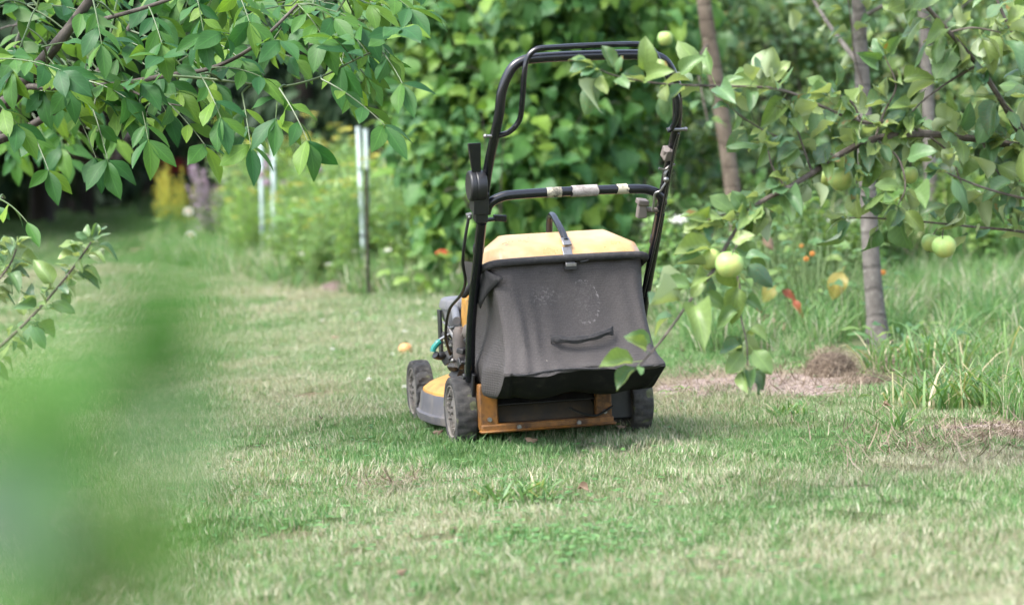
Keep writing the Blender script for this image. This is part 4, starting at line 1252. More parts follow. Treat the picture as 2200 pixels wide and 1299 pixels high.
# ------------------------------------------------------------------ young apple shoot low at the left edge
tr2 = thing('apple_sapling', 'young apple shoot with small folded leaves rising from the left edge above the lawn', 'sapling', tuple(Vector((at(-180, 760, 5.0).x, 5.0, 0))))
base = Vector(tr2.location)
branch(tr2, 'trunk', [base + Vector((0, 0, -.03)), base + Vector((.01, 0, .3)), base + Vector((0, 0, .75)), base + Vector((-.03, 0, 1.0))], .016, .008, M_bark_g)
lb = Bag()
for pts, r0, r1, spc, per, size in (([(-182, 860, 5.0), (-60, 790, 5.0), (0, 744, 4.98), (60, 688, 4.96), (120, 622, 4.94), (165, 565, 4.92), (196, 520, 4.9)], .005, .002, .026, (2, 4), .050),
                                    ([(-182, 800, 5.0), (-90, 690, 5.0), (-20, 620, 5.0), (20, 570, 4.98), (35, 535, 4.97)], .004, .0018, .024, (3, 4), .050)):
    _, P = branch(tr2, 'branch', AT(pts), r0, r1, M_twig, 5, 7)
    lb.add(spurs(P, spc, per, size, .6, .25))
for (x0, y0, x1, y1) in ((190, 525, 130, 520), (192, 522, 250, 540), (190, 525, 208, 515), (172, 550, 128, 545), (175, 548, 170, 580), (160, 570, 215, 590), (120, 622, 80, 560), (60, 690, 100, 730)):
    a, b = at(x0, y0, 4.92), at(x1, y1, 4.9)
    lb.one(a, b - a, Vector((random.gauss(0, .3), -.3, .9)), (b - a).length * .85)
leaves(tr2, PS_apple, *lb.out(), 200)

# ------------------------------------------------------------------ walnut tree over the left of the lawn
wt = thing('walnut_tree', 'walnut tree with long feathered green leaves hanging in from the upper left', 'tree', (-2.45, 6.6, 0))
branch(wt, 'trunk', [(-2.45, 6.6, -.05), (-2.43, 6.6, .4), (-2.38, 6.58, .75), (-2.30, 6.55, 1.0), (-2.25, 6.5, 1.5), (-2.2, 6.5, 2.4)], .085, .05, M_bark_w, 6, 14)
lb = Bag()
def compound(base, dirv, length, nl, size, droop=.5):
    """a feathered leaf: rachis with opposite leaflets and one at the end"""
    d = Vector(dirv).normalized()
    pts = []
    p = Vector(base)
    k = 7
    for i in range(k + 1):
        pts.append(p.copy())
        d = (d + Vector((0, 0, -droop * .16))).normalized()
        p = p + d * length / k
    side = d.cross(Vector((0, 0, 1)))
    if side.length < .1: side = Vector((1, 0, 0))
    side.normalize()
    for j in range(nl):
        t = .32 + .66 * j / max(1, nl - 1)
        q, tg, _ = along(pts, min(1, t))
        for s in (-1, 1):
            dd = tg * random.uniform(.4, 1.0) + side * s * random.uniform(.6, 1.1) + Vector((0, 0, random.uniform(-.7, .15)))
            nn = Vector((0, -.3, .8)) + side * s * -.2 + Vector((random.gauss(0, .5), random.gauss(0, .45), random.gauss(0, .3)))
            lb.one(q, dd, nn, size * (.7 + .3 * t) * random.uniform(.85, 1.12))
    lb.one(pts[-1], d + Vector((0, 0, -.25)), Vector((random.gauss(0, .3), -.4, .85)), size * random.uniform(1.0, 1.2))
    return pts
WB = [([(-420, 330, 6.55), (-200, 300, 6.4), (0, 228, 6.2), (62, 165, 6.1), (110, 110, 6.0), (150, 60, 5.95), (200, -10, 5.9), (250, -90, 5.9)], .026, .011),
      ([(60, 186, 6.1), (150, 187, 6.0), (250, 181, 5.9), (360, 162, 5.8), (455, 146, 5.75), (545, 100, 5.7), (640, 10, 5.7)], .0095, .004),
      ([(-420, 420, 6.6), (-150, 350, 6.5), (0, 300, 6.45), (70, 268, 6.4), (150, 212, 6.4), (240, 120, 6.4), (300, 20, 6.4)], .017, .007),
      ([(360, 162, 5.8), (450, 170, 5.7), (520, 178, 5.65), (600, 187, 5.6), (690, 165, 5.6), (760, 130, 5.6), (815, 105, 5.6)], .004, .0022),
      ([(150, 60, 5.95), (300, 20, 5.8), (420, -20, 5.7), (560, -60, 5.7)], .007, .003),
      ([(250, 181, 5.9), (330, 215, 5.8), (390, 228, 5.75)], .004, .002),
      ([(-420, 420, 6.6), (-200, 400, 6.0), (-60, 410, 5.8), (10, 425, 5.7)], .008, .003)]
WP = []
for k, (pts, r0, r1) in enumerate(WB):
    _, P = branch(wt, 'branch', AT(pts), r0, r1, M_green_twig if k == 3 else M_bark_w, 6, 9, .06)
    WP.append(P)
def comp_px(x0, y0, x1, y1, Y, nl=3, size=.095, droop=.35, dY=-.12):
    a, b = at(x0, y0, Y), at(x1, y1, Y + dY)
    near = min((p for P_ in WP for p in P_), key=lambda p: (p - a).length)
    ln = (near - a).length
    if .03 < ln < 1.4:
        MB().tube(loc_pts(wt, spline([near, near.lerp(a, .5) + Vector((0, 0, .10 * ln)), a], 4)), rlerp(.0035, .0022, 9), 5).build('twig', M_bark_w if ln > .4 else M_green_twig, wt)
        if len(WP) < 60: WP.append([near.lerp(a, .5), a])
    P = compound(a, b - a, (b - a).length, nl, size, droop)
    MB().tube(loc_pts(wt, P), rlerp(.0024, .0011, len(P)), 5).build('leaf_stalk', M_green_twig, wt)
# feathered leaves that can be told apart in the photo
for a in ((330, 195, 455, 285, 5.75), (300, 215, 320, 285, 5.72), (520, 200, 540, 300, 5.6), (430, 160, 480, 235, 5.6), (690, 170, 840, 235, 5.55), (600, 190, 670, 285, 5.55), (600, 188, 590, 240, 5.6, 2), (760, 132, 720, 60, 5.6), (815, 105, 855, 35, 5.6), (815, 105, 870, 160, 5.6, 2),
          (545, 100, 480, 45, 5.7), (545, 100, 600, 60, 5.7), (200, 235, 235, 330, 5.9, 2), (150, 215, 215, 325, 6.1, 2), (60, 268, 110, 350, 6.2, 2), (455, 146, 560, 130, 5.7), (240, 181, 300, 150, 5.8), (390, 160, 350, 100, 5.75), (100, 120, 150, 170, 5.9), (0, 428, 60, 450, 5.6, 1, .085), (0, 428, -20, 470, 5.6, 1, .08),
          (640, 10, 700, 60, 5.7), (640, 10, 720, 10, 5.7), (420, -20, 440, 60, 5.7), (320, 15, 350, 75, 5.75), (500, -40, 540, 30, 5.7), (200, 0, 220, 80, 5.8), (70, 170, 30, 100, 6.0), (60, 60, 20, 140, 6.0, 3), (700, 20, 780, 30, 5.7)):
    comp_px(*a)
# the rest of the crown in view, gathered on side shoots
for k in range(92):
    x0 = random.uniform(-60, 800); y0 = random.uniform(-90, 185 - max(0, x0 - 350) * .24)
    a = random.choice((random.uniform(-.5, .9), random.uniform(-.5, 3.4)))
    L_ = random.uniform(80, 150)
    comp_px(x0, y0, x0 + L_ * math.cos(a), y0 + L_ * math.sin(a) * .75, random.uniform(5.7, 6.9), random.choice((3, 3, 4)), random.uniform(.08, .108), .3, random.uniform(-.15, .15))
for k in range(22):                       # further back on the same boughs, at the left
    x0 = random.uniform(-80, 210); y0 = random.uniform(110, 290)
    a = random.uniform(-.2, 2.6); L_ = random.uniform(50, 80)
    comp_px(x0, y0, x0 + L_ * math.cos(a), y0 + L_ * abs(math.sin(a)), random.uniform(7.4, 9.2), 3, .105, .4, random.uniform(-.15, .15))
leaves(wt, PS_walnut, *lb.out(), 300, 'leaflet')

# ------------------------------------------------------------------ sapling right in front of the lens, out of focus
fg = thing('foreground_sapling', 'strongly blurred green leaves of a small shoot close to the lens at lower left', 'plant', (at(60, 1400, .45).x, .45, 0))
b0 = Vector(fg.location)
FY = .44
_, P = branch(fg, 'stem', [b0, b0 + Vector((.004, 0, .3)), at(130, 1450, FY), at(230, 1230, FY), at(300, 1000, FY), at(310, 780, FY), at(345, 700, FY)], .003, .0012, M_bark_b, 6, 8)
lb = Bag()
for (x0, y0, x1, y1, fy_, nx) in ((280, 1010, -80, 1010, .55, .1), (330, 880, 120, 720, .56, .1), (310, 860, 430, 690, .55, .3), (310, 760, 330, 560, .55, .2), (200, 950, 60, 780, .57, .2), (260, 1150, 60, 1240, .55, .2), (330, 1010, 400, 1180, .55, .1), (120, 1000, -120, 1150, .55, .1), (160, 1180, -60, 1290, .56, 0), (300, 1100, 200, 1330, .55, .2), (150, 1050, 330, 1080, .56, .1), (340, 740, 390, 560, .56, -.1), (100, 900, -80, 800, .55, .2), (310, 800, 375, 545, .54, .1), (300, 830, 235, 690, .55, -.2), (300, 940, -60, 880, .57, .2), (270, 1010, 420, 930, .53, .0), (260, 1080, 400, 1120, .54, .3), (270, 1100, -70, 1090, .52, -.2), (250, 1180, 430, 1300, .55, .2), (200, 1260, -60, 1330, .53, 0), (305, 900, 400, 780, .56, .4)):
    a, b = at(x0, y0, FY), at(x1, y1, fy_ - .11)
    sh = Vector((.0004, 0, 0)); lb.one(a + sh, b - a, Vector((nx, -.8, .6)), (b - a).length)
leaves(fg, PS_fore, *lb.out(), 30)
for pset, rows in ((PS_foreshade, ((330, 860, 270, 720, .53), (250, 800, 390, 850, .54), (220, 760, 330, 800, .53))), (PS_forepale, ((180, 1090, -120, 1120, .52), (120, 1190, -120, 1050, .52), (300, 1010, 360, 930, .52)))):
    lb = Bag()
    for (x0, y0, x1, y1, fy_) in rows:
        a, b = at(x0, y0, FY - .02), at(x1, y1, fy_ - .12)
        lb.one(a + sh, b - a, Vector((.1, -.8, .6)), (b - a).length)
    leaves(fg, pset, *lb.out(), 30)

# ------------------------------------------------------------------ trees with bare stems at the right
def stem_tree(label, pts, r0, r1, mat, twigs, nleaf, ells, size, nobj, pset, name='fruit_tree'):
    P0 = Vector(pts[0]); t = thing(name, label, 'tree', (P0.x, P0.y, 0))
    P = spline(pts, 6)
    rs = [(r0 + (r1 - r0) * i / (len(P) - 1)) * (1 + .07 * (random.random() - .5) + .45 * math.exp(-max(0, p.z) / .07)) for i, p in enumerate(P)]
    MB().tube(loc_pts(t, P), rs, 18).build('trunk', mat, t)
    lb = Bag()
    for tw, a, b in twigs:
        _, P = branch(t, 'branch', tw, a, b, mat if a > .006 else M_twig, 5, 8)
        lb.add(spurs(P, .09, (1, 3), size, .3, .25))
    if ells:
        pos, ow = crown_points(nleaf, ells, 40, .16, .3)
        d = ow * .6 + rnd_unit(len(pos)) * .8 + np.array([0, 0, -.5])
        nn = np.array([0, -.3, 1.]) + rnd_unit(len(pos)) * .7
        lb.add((list(map(Vector, pos)), list(map(Vector, d)), list(map(Vector, nn)), list(size * (.7 + .5 * rng.random(len(pos))))))
    leaves(t, pset, *lb.out(), nobj)
q = gnd(1884, 738)
Y2 = q.y
stem_tree('slender tree with ringed grey bark, standing beside the dry grass heap',
          [Vector((q.x + .005, Y2, -.05)), at(1884, 700, Y2), at(1872, 560, Y2), at(1864, 400, Y2), at(1855, 220, Y2), at(1845, 20, Y2), at(1838, -160, Y2), at(1830, -500, Y2)], .040, .022, M_bark_g,
          [(AT([(1850, 40, Y2), (1880, 22, Y2 - .1), (1925, -5, Y2 - .2), (2000, -60, Y2 - .3)]), .010, .005), (AT([(1857, 195, Y2 - .02), (1836, 120, Y2 - .05), (1828, 40, Y2 - .1), (1812, -60, Y2 - .15)]), .0045, .002), (AT([(1856, 150, Y2), (1812, 95, Y2 + .1), (1772, 40, Y2 + .2), (1730, -30, Y2 + .3)]), .012, .006)],
          260, [((q.x - .1, Y2 - .1, 2.0), (1.0, .7, .5))], .085, 90, PS_apple)
T3 = 10.6
stem_tree('leaning brown tree stem rising just right of the mower handle',
          [Vector((at(1600, 700, T3).x, T3, -.05)), at(1597, 610, T3), at(1580, 460, T3), at(1562, 320, T3), at(1538, 170, T3), at(1520, 60, T3), at(1505, -80, T3), at(1490, -400, T3)], .043, .034, M_bark_b,
          [(AT([(1525, 90, T3), (1500, 140, T3 - .2), (1520, 260, T3 - .4)]), .006, .003), (AT([(1510, -20, T3), (1600, -60, T3 - .2), (1700, -90, T3 - .3)]), .012, .006)],
          240, [((at(1500, 0, T3).x, T3 - .1, 2.3), (.9, .7, .45))], .09, 60, PS_mid)
T4 = 12.2
stem_tree('thin pale stem standing furthest back, half hidden by apple leaves',
          [Vector((at(2010, 560, T4).x, T4, -.05)), at(2005, 480, T4), at(1998, 340, T4), at(1992, 180, T4), at(1986, 40, T4), at(1980, -120, T4), at(1975, -300, T4)], .040, .030, M_bark_g,
          [(AT([(1990, 100, T4), (2060, 20, T4), (2150, -40, T4)]), .01, .005)], 240, [((at(1990, 0, T4).x, T4, 2.3), (.9, .8, .5))], .09, 60, PS_mid)

# ------------------------------------------------------------------ hazel bushes behind the mower
def bush(name, label, cx, cy, ells, n, size, nobj, pset, stems=7, height=1.6, clumps=58, spread=.16, keep=None, group=None, droop=.5, bark=None, cat='bush', jitter=.5, top=None):
    t = thing(name, label, cat, (cx, cy, 0), 0, group)
    for k in range(stems):
        a = random.random() * 6.28; r = random.uniform(.02, .12)
        e, rr = ells[random.randrange(len(ells))]
        tgt = Vector((e[0] + random.uniform(-.6, .6) * rr[0], e[1] + random.uniform(-.5, .5) * rr[1], e[2] + random.uniform(.0, .7) * rr[2]))
        s = Vector((cx + r * math.cos(a), cy + r * math.sin(a), -.03))
        branch(t, 'stem', [s, s.lerp(tgt, .35) + Vector((0, 0, .18 * height)), s.lerp(tgt, .7) + Vector((0, 0, .12 * height)), tgt], random.uniform(.008, .016), .004, bark or M_twig, 4, 6)
    for k in range(12):                    # loose shoots that stand out of the mass
        e, rr = ells[random.randrange(len(ells))]
        a = random.uniform(3.6, 5.9)
        s = Vector(e) + Vector((rr[0] * .5 * math.cos(a), rr[1] * .6 * math.sin(a), random.uniform(-.3, .6) * rr[2]))
        tip = s + Vector((rr[0] * .55 * math.cos(a), -rr[1] * .55, random.uniform(.05, .45)))
        if keep is None or keep(np.array([tuple(tip)]))[0]: branch(t, 'shoot', [s, s.lerp(tip, .5) + Vector((0, 0, .06)), tip], .006, .002, bark or M_twig, 4, 5)
    crown(t, pset, n, ells, size, nobj, clumps, spread, .55, droop, (0, -.55, 0), .06, jitter=.7, keep=keep)
    return t
hz = lambda px, py, Y: tuple(at(px, py, Y))
bush('hazel_bush', 'tall hazel bush with big rounded leaves filling the space right behind the mower handle', at(1180, 600, 12.6).x, 12.6,
     [((at(1180, 300, 12.6).x, 12.6, .95), (.62, .55, .80)), ((at(1250, 100, 12.5).x, 12.5, 1.75), (.75, .6, .55)), ((at(1060, 420, 12.3).x, 12.3, .6), (.45, .4, .5))], 4200, .112, 260, PS_hazel, 9)
bush('hazel_bush', 'leafy hazel bush between the pale tree tubes and the left mower handle post', at(930, 620, 13.0).x, 13.0,
     [((at(990, 330, 13).x, 12.9, .95), (.27, .4, .72)), ((at(900, 110, 13.1).x, 13.1, 1.58), (.30, .4, .42)), ((at(985, 490, 12.6).x, 12.6, .42), (.22, .3, .38))], 2400, .11, 240, PS_hazel, 7, spread=.11, keep=lambda P: (lambda q: q[0] > np.interp(q[1], [0, 150, 250, 330, 420, 520, 620], [690, 720, 800, 835, 895, 880, 870]))(proj(P)))
bush('hazel_bush', 'looser darker bush seen between the right handle post and the leaning brown stem', at(1420, 560, 14.0).x, 14.0,
     [((at(1430, 250, 14).x, 14.0, 1.1), (.42, .5, .55)), ((at(1420, 80, 14).x, 14.0, 1.8), (.7, .5, .55))], 1700, .095, 120, PS_mid, 6)
# bushes and small trees behind the apple boughs
bush('thicket_bush', 'dense green thicket behind the grey trunk at the right', at(1750, 560, 14.5).x, 14.5,
     [((at(1720, 250, 14.5).x, 14.5, 1.15), (.75, .6, .7)), ((at(1780, 60, 14.5).x, 14.6, 1.9), (.9, .6, .6))], 3200, .092, 150, PS_mid, 7)
bush('thicket_bush', 'darker thicket filling the upper right corner behind the apple leaves', at(2080, 560, 14.0).x, 14.0,
     [((at(2060, 250, 14).x, 14.0, 1.15), (.7, .6, .7)), ((at(2180, 160, 14).x, 14.0, 1.6), (.8, .6, .7)), ((at(2150, 440, 13.6).x, 13.6, .7), (.5, .5, .5))], 3400, .092, 150, PS_mid, 7)
bush('thicket_bush', 'lower spotted bush under the leaning brown stem', at(1600, 600, 13.2).x, 13.2,
     [((at(1620, 420, 13.2).x, 13.2, .62), (.45, .45, .45))], 700, .10, 90, PS_mid, 5)

# ------------------------------------------------------------------ woodland behind: dark yews, tall trees, shaded far end of the lawn
def wood_tree(name, label, x, y, h, r, n, size, pset, trunk_r=.16, low=.0, mat=None, nobj=0, group=None, clumps=90):
    t = thing(name, label, 'tree', (x, y, 0), 0, group)
    branch(t, 'trunk', [(x, y, -.1), (x + .05, y, h * .3), (x - .05, y, h * .6), (x, y, h * .92)], trunk_r, trunk_r * .3, mat or M_darkwood, 5, 10)
    for k in range(6):
        a = random.random() * 6.28; z = h * random.uniform(.25, .7)
        branch(t, 'branch', [(x, y, z), (x + r * .4 * math.cos(a), y + r * .4 * math.sin(a), z + .3), (x + r * .8 * math.cos(a), y + r * .8 * math.sin(a), z + .35)], trunk_r * .35, trunk_r * .08, mat or M_darkwood, 4, 6)
    zc = low + (h - low) * .5
    ells = [((x, y, zc), (r, r, (h - low) * .5))]
    for k in range(3):
        a = random.random() * 6.28
        ells.append(((x + r * .45 * math.cos(a), y + r * .45 * math.sin(a), zc + random.uniform(-.25, .3) * (h - low)), (r * .6, r * .6, (h - low) * .28)))
    crown(t, pset, n, ells, size, nobj, clumps, r * .13, .6, .5, (0, -.3, 0), .1)
    return t
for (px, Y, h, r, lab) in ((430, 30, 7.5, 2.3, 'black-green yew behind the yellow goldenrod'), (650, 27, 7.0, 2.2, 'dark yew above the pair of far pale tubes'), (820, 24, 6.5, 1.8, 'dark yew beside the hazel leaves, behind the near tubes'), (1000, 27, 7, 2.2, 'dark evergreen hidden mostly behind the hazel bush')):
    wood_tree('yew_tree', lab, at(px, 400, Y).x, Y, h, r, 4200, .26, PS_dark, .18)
for (px, Y, h, r, lab, ps_) in ((1150, 20, 6, 2.0, 'broad green tree crown above the hazel bush', PS_wood), (1420, 21, 6, 2.2, 'green tree crown in the gap right of the mower handle', PS_wood), (1700, 21, 6.5, 2.2, 'shaded green tree behind the thicket at the right', PS_wood), (1980, 20, 6.5, 2.2, 'shaded tree behind the thin pale stem', PS_wood), (2280, 19, 6, 2.0, 'shaded tree at the right end of the wood', PS_wood)):
    wood_tree('wood_tree', lab, at(px, 400, Y).x, Y, h, r, 4200, .19, ps_, .12, .15)
# far end at the left: trees whose canopy shades the lawn
for (px, Y, h, r, low, lab) in ((-120, 40, 9, 3.2, .0, 'bushy tree at the left end of the far shade'), (120, 45, 9.5, 3.6, .0, 'blackish tree behind the shaded far lawn'), (330, 43, 9.5, 3.4, .0, 'blackish tree between the dark hollow and the yews'), (-330, 34, 9, 3.0, .3, 'tree beyond the left edge shading the far lawn'), (-1100, 25, 8, 3.2, .0, 'unseen tree added outside the left edge to shade the far lawn, nearer one'), (-850, 31, 8.5, 3.2, .0, 'unseen tree added outside the left edge to shade the far lawn, further one')):
    wood_tree('shade_tree', lab, at(px, 400, Y).x, Y, h, r, 5200, .34, PS_dark, .28, low)  # the two trees furthest left are unseen, added to block light from the side
for (px, Y, z, r, lab) in ((-60, 31, 3.3, 4.6, 'low dark canopy tree where the shade on the far lawn begins'), (60, 37, 6.2, 3.6, 'spreading dark canopy tree over the far lawn'), (330, 35, 6.4, 3.4, 'second spreading dark canopy tree over the far lawn, nearer the goldenrod')):
    x = at(px, 400, Y).x
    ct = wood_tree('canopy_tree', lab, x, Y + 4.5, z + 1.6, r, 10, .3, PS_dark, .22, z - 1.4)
    pos, ow = crown_points(9000, [((x, Y, z), (r * 1.3, 6, 1.0)), ((x, Y - 3, z - .7), (r * 1.2, 3, .8))] + ([((-9.9, 20.8, 3.25), (5.2, 4.4, .5)), ((-9.2, 25.5, 3.2), (5.2, 3.5, .6))] * 2 if z < 3.4 else []), 110, .5, .2)  # low tree's extra front leaf layers: added out of view to deepen the shade
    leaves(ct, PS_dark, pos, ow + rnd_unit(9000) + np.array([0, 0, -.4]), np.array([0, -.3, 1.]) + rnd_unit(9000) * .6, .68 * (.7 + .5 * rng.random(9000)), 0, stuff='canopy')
t = thing('withered_shrub', 'pinkish brown withered shrub half hidden by walnut leaves in front of the far shade', 'shrub', (at(190, 300, 36).x, 36, 0))
branch(t, 'stem', [(t.location.x, 36, -.1), (t.location.x, 36, 1), (t.location.x + .1, 36, 2.2)], .06, .02, M_darkwood)
crown(t, PS_dead, 1500, [((at(195, 290, 36).x, 36, at(195, 275, 36).z), (.42, .5, .42))], .16, 0, 30, .12)
t = thing('green_shrub', 'soft green shrub beside the dark hollow at the far left', 'shrub', (at(40, 420, 36).x, 36, 0))
branch(t, 'stem', [(t.location.x, 36, -.1), (t.location.x, 36, .8), (t.location.x + .1, 36, 1.4)], .05, .02, M_darkwood)
crown(t, PS_wood, 1600, [((at(35, 400, 36).x, 36, .75), (.5, .5, .7)), ((at(20, 330, 36).x, 36, 1.5), (.4, .4, .5))], .16, 0, 30, .14)

# long hedge closing the view far behind everything
hg = thing('hedge', 'tall dark hedge closing the garden far behind all the trees', 'hedge', (-4, 50, 0))
MB().box((0, 0, 3.4), (60, 1.6, 7.0)).build('hedge_body', plain('hedge_inside', (.012, .02, .010), .9), hg)
pos = np.stack([rng.uniform(-26, 16, 9000), 49.1 - rng.random(9000) * .5, rng.uniform(.1, 7.2, 9000)], 1)
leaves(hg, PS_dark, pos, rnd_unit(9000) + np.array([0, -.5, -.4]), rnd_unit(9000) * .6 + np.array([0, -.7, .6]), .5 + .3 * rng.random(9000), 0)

# small red barrow in the shade
p = at(388, 358, 33)
t = thing('wheelbarrow', 'small red barrow blurred in the dark shade behind the goldenrod', 'wheelbarrow', (p.x, 33, 0))
z0 = p.z - .12
v = [(-.17, -.22, z0), (.17, -.22, z0), (.17, .22, z0), (-.17, .22, z0), (-.30, -.32, z0 + .26), (.27, -.32, z0 + .22), (.27, .32, z0 + .22), (-.30, .32, z0 + .26)]
MB().add(v, [(3, 2, 1, 0), (0, 1, 5, 4), (1, 2, 6, 5), (2, 3, 7, 6), (3, 0, 4, 7)]).build('tray', plain('red_enamel', (.34, .02, .03), .4), t, solid=.01)
fb = MB()
for s_ in (-.2, .2):
    fb.tube([(-.5, s_ * .2, .2), (.15, s_, z0 - .02), (.75, s_ * 1.3, z0 + .05)], .016, 8)
    fb.tube([(.2, s_, z0 - .02), (.28, s_ * 1.1, 0)], .014, 8)
fb.build('frame', M_blackp, t)
MB().lathe([(.02, -.03), (.17, -.03), (.2, 0), (.17, .03), (.02, .03)], (-.5, 0, .2), 'Y', 20).build('wheel', M_blackp, t)

# ------------------------------------------------------------------ tree tubes and rod in the bed of flowers
M_tube = worn('pale_tree_tube', (.46, .55, .55), (.32, .38, .36), 8, .5, .75, .45, amount=.6)
def stake(px, ptop, Y, r, label, mat=None, name='tree_tube', top_lean=0, cat='tree tube', rim=True):
    a = at(px, ptop, Y)
    pxb = px + 14 * (1 - top_lean)
    bx = at(pxb, 620, Y).x
    t = thing(name, label, cat, (bx, Y, 0))
    top = Vector((a.x - bx, 0, a.z))
    k = 5
    P = [Vector((0, 0, -.05)).lerp(top, i / k) for i in range(k + 1)]
    MB().tube(P, r, 12, cap=not rim).build('tube' if rim else 'rod', mat or M_tube, t)
    if rim:
        d = (P[-1] - P[-2]).normalized()
        MB().tube([top - d * .012, top + d * .002], r * 1.12, 12, cap=False).build('rim', M_tube, t)
        for q in (.35, .75):
            c = Vector((0, 0, -.05)).lerp(top, q)
            MB().tube([c - d * .006, c + d * .006], r * 1.1, 12).build('tie', M_cable, t)
stake(560, 298, 16.9, .016, 'pale tree tube left of the far pair, its foot hidden in the flower bed', top_lean=.6)
stake(587, 286, 16.6, .017, 'pale tree tube with a clean round end, right one of the far pair', top_lean=.8)
stake(770, 273, 13.9, .017, 'thickest pale tree tube, standing directly beside the thin dark rod', top_lean=0)
stake(786, 278, 14.3, .0145, 'pale tree tube partly behind the thin dark rod', top_lean=.4)
stake(787, 366, 12.7, .010, 'thin dark rod standing upright at the front of the flower bed', M_darkwood, 'garden_rod', .8, 'rod', False)

# ------------------------------------------------------------------ plants of the flower bed
def copy_tree(src, loc, rz, scale, label=None, group=None):
    r = src.copy(); COL.objects.link(r); r.location = loc; r.rotation_euler = (0, 0, rz); r.scale = (scale,) * 3
    if label: r['label'] = label
    if group: r['group'] = group
    for ch in list(src.children):
        c = ch.copy(); COL.objects.link(c); c.parent = r
    return r

def fennel(name, label, cat, group, height, nst, pset, hpset, heads, hcol):
    t = thing(name, label, cat, (0, 0, 0), 0, group)
    st = MB(); pos = []; d = []; nn = []; sc_ = []; hp = []
    for k in range(nst):
        a = random.random() * 6.28; ln = random.uniform(.05, .28) * height
        top = Vector((ln * math.cos(a), ln * math.sin(a), height * random.uniform(.7, 1.05)))
        P = spline([(0, 0, -.02), top * .5 + Vector((0, 0, .06)), top], 5)
        st.tube(P, rlerp(.006, .0025, len(P)), 5)
        for i in range(26):
            q, tg, _ = along(P, random.uniform(.08, .95))
            b = random.random() * 6.28
            o = Vector((math.cos(b), math.sin(b), random.uniform(.0, .9)))
            fl_ = random.uniform(.06, .16) * height
            for j in range(4):
                f = j / 4
                pos.append(q + o.normalized() * fl_ * f); d.append(o + Vector((random.gauss(0, .5), random.gauss(0, .5), random.gauss(0, .4))))
                nn.append(Vector((random.gauss(0, .6), -.4, .8))); sc_.append(fl_ * random.uniform(.5, .9))
        if random.random() < heads: hp.append(top)
    st.build('stem', M_stem, t)
    pos, d, nn, sc_ = [np.array([tuple(x) if hasattr(x, '__len__') else x for x in q]) for q in (pos, d, nn, sc_)]
    M = frames(pos, d, nn, sc_)
    tag(joined('foliage', pset, M, rng.integers(0, len(pset.meshes), len(pos)), t), kind='stuff')
    for h in hp:
        k = 44; R = random.uniform(.035, .06)
        a = rng.random(k) * 6.28; r = R * np.sqrt(rng.random(k))
        q = np.stack([h.x + r * np.cos(a), h.y + r * np.sin(a), h.z + .02 + .01 * rng.random(k) - r * .2], 1)
        M = frames(q, rnd_unit(k), np.array([0, -.3, 1.]) + rnd_unit(k) * .4, .012 + .010 * rng.random(k))
        joined('flower_head', hpset, M, rng.integers(0, len(hpset.meshes), k), t)
    return t
def spike_plant(name, label, cat, group, height, nst, pset, fset, frac, flen):
    t = thing(name, label, cat, (0, 0, 0), 0, group)
    st = MB(); A = [[], [], [], []]; Fl = [[], [], [], []]
    for k in range(nst):
        a = random.random() * 6.28; ln = random.uniform(.02, .24) * height
        top = Vector((ln * math.cos(a), ln * math.sin(a), height * random.uniform(.7, 1.05)))
        P = spline([(.03 * math.cos(a), .03 * math.sin(a), -.02), top * .5 + Vector((0, 0, .03)), top], 5)
        st.tube(P, rlerp(.005, .002, len(P)), 5)
        for i in range(30):
            q, tg, _ = along(P, random.uniform(.05, 1 - frac * .7)); b = random.random() * 6.28
            A[0].append(q); A[1].append(Vector((math.cos(b), math.sin(b), .5))); A[2].append(Vector((random.gauss(0, .3), -.4, .9))); A[3].append(random.uniform(.05, .11))
        for i in range(110):
            f = random.uniform(1 - frac, 1); q, tg, _ = along(P, f); b = random.random() * 6.28
            rr = flen * (1.05 - (f - 1 + frac) / frac) * random.random()
            o = Vector((math.cos(b), math.sin(b), .7))
            Fl[0].append(q + o * rr); Fl[1].append(o + Vector((0, 0, .6))); Fl[2].append(Vector((random.gauss(0, 1), random.gauss(0, 1), random.gauss(0, 1)))); Fl[3].append(random.uniform(.018, .035))
    st.build('stem', M_stem, t)
    for nm, X, p_s in (('foliage', A, pset), ('flower_spike', Fl, fset)):
        X = [np.array([tuple(x) if hasattr(x, '__len__') else x for x in c]) for c in X]
        tag(joined(nm, p_s, frames(*X), rng.integers(0, len(p_s.meshes), len(X[0])), t), kind='stuff')
    return t
FEN = [fennel('fennel_plant', 'feathery light green fennel plant with flat yellow flower heads in the flower bed', 'plant', 'fennel plants in the flower bed', h, n, PS_frond, PS_umbel, .3, None) for h, n in ((.95, 6), (.75, 7), (1.05, 5))]
WEED = [fennel('meadow_herb', 'leafy green meadow herb crowded among the fennel of the flower bed', 'plant', 'green herbs crowded in the flower bed', h, n, PS_herb, PS_white, .05, None) for h, n in ((.55, 6), (.42, 7))]
used = set()
def put(srcs, px, Y, hscale):
    s = random.choice(srcs); x = at(px, 450, Y).x
    if s.name not in used:
        used.add(s.name); s.location = (x, Y, 0); s.scale = (hscale,) * 3; s.rotation_euler.z = random.random() * 6; return s
    return copy_tree(s, (x, Y, 0), random.random() * 6.28, hscale)
for k in range(84):
    Y = random.uniform(13.4, 21)
    px = random.uniform(np.interp(Y, [13, 14, 16.2, 18, 22], [730, 640, 520, 480, 470]), 960)
    fy = np.interp(px, [480, 520, 640, 730, 960], [17.0, 16.2, 14, 13.1, 12]); put(FEN, px, Y, random.uniform(.85, 1.2) * min(1, .5 + .2 * (Y - fy)) * np.interp(px, [480, 560, 700, 960], [.95, 1.0, 1.0, .8]))
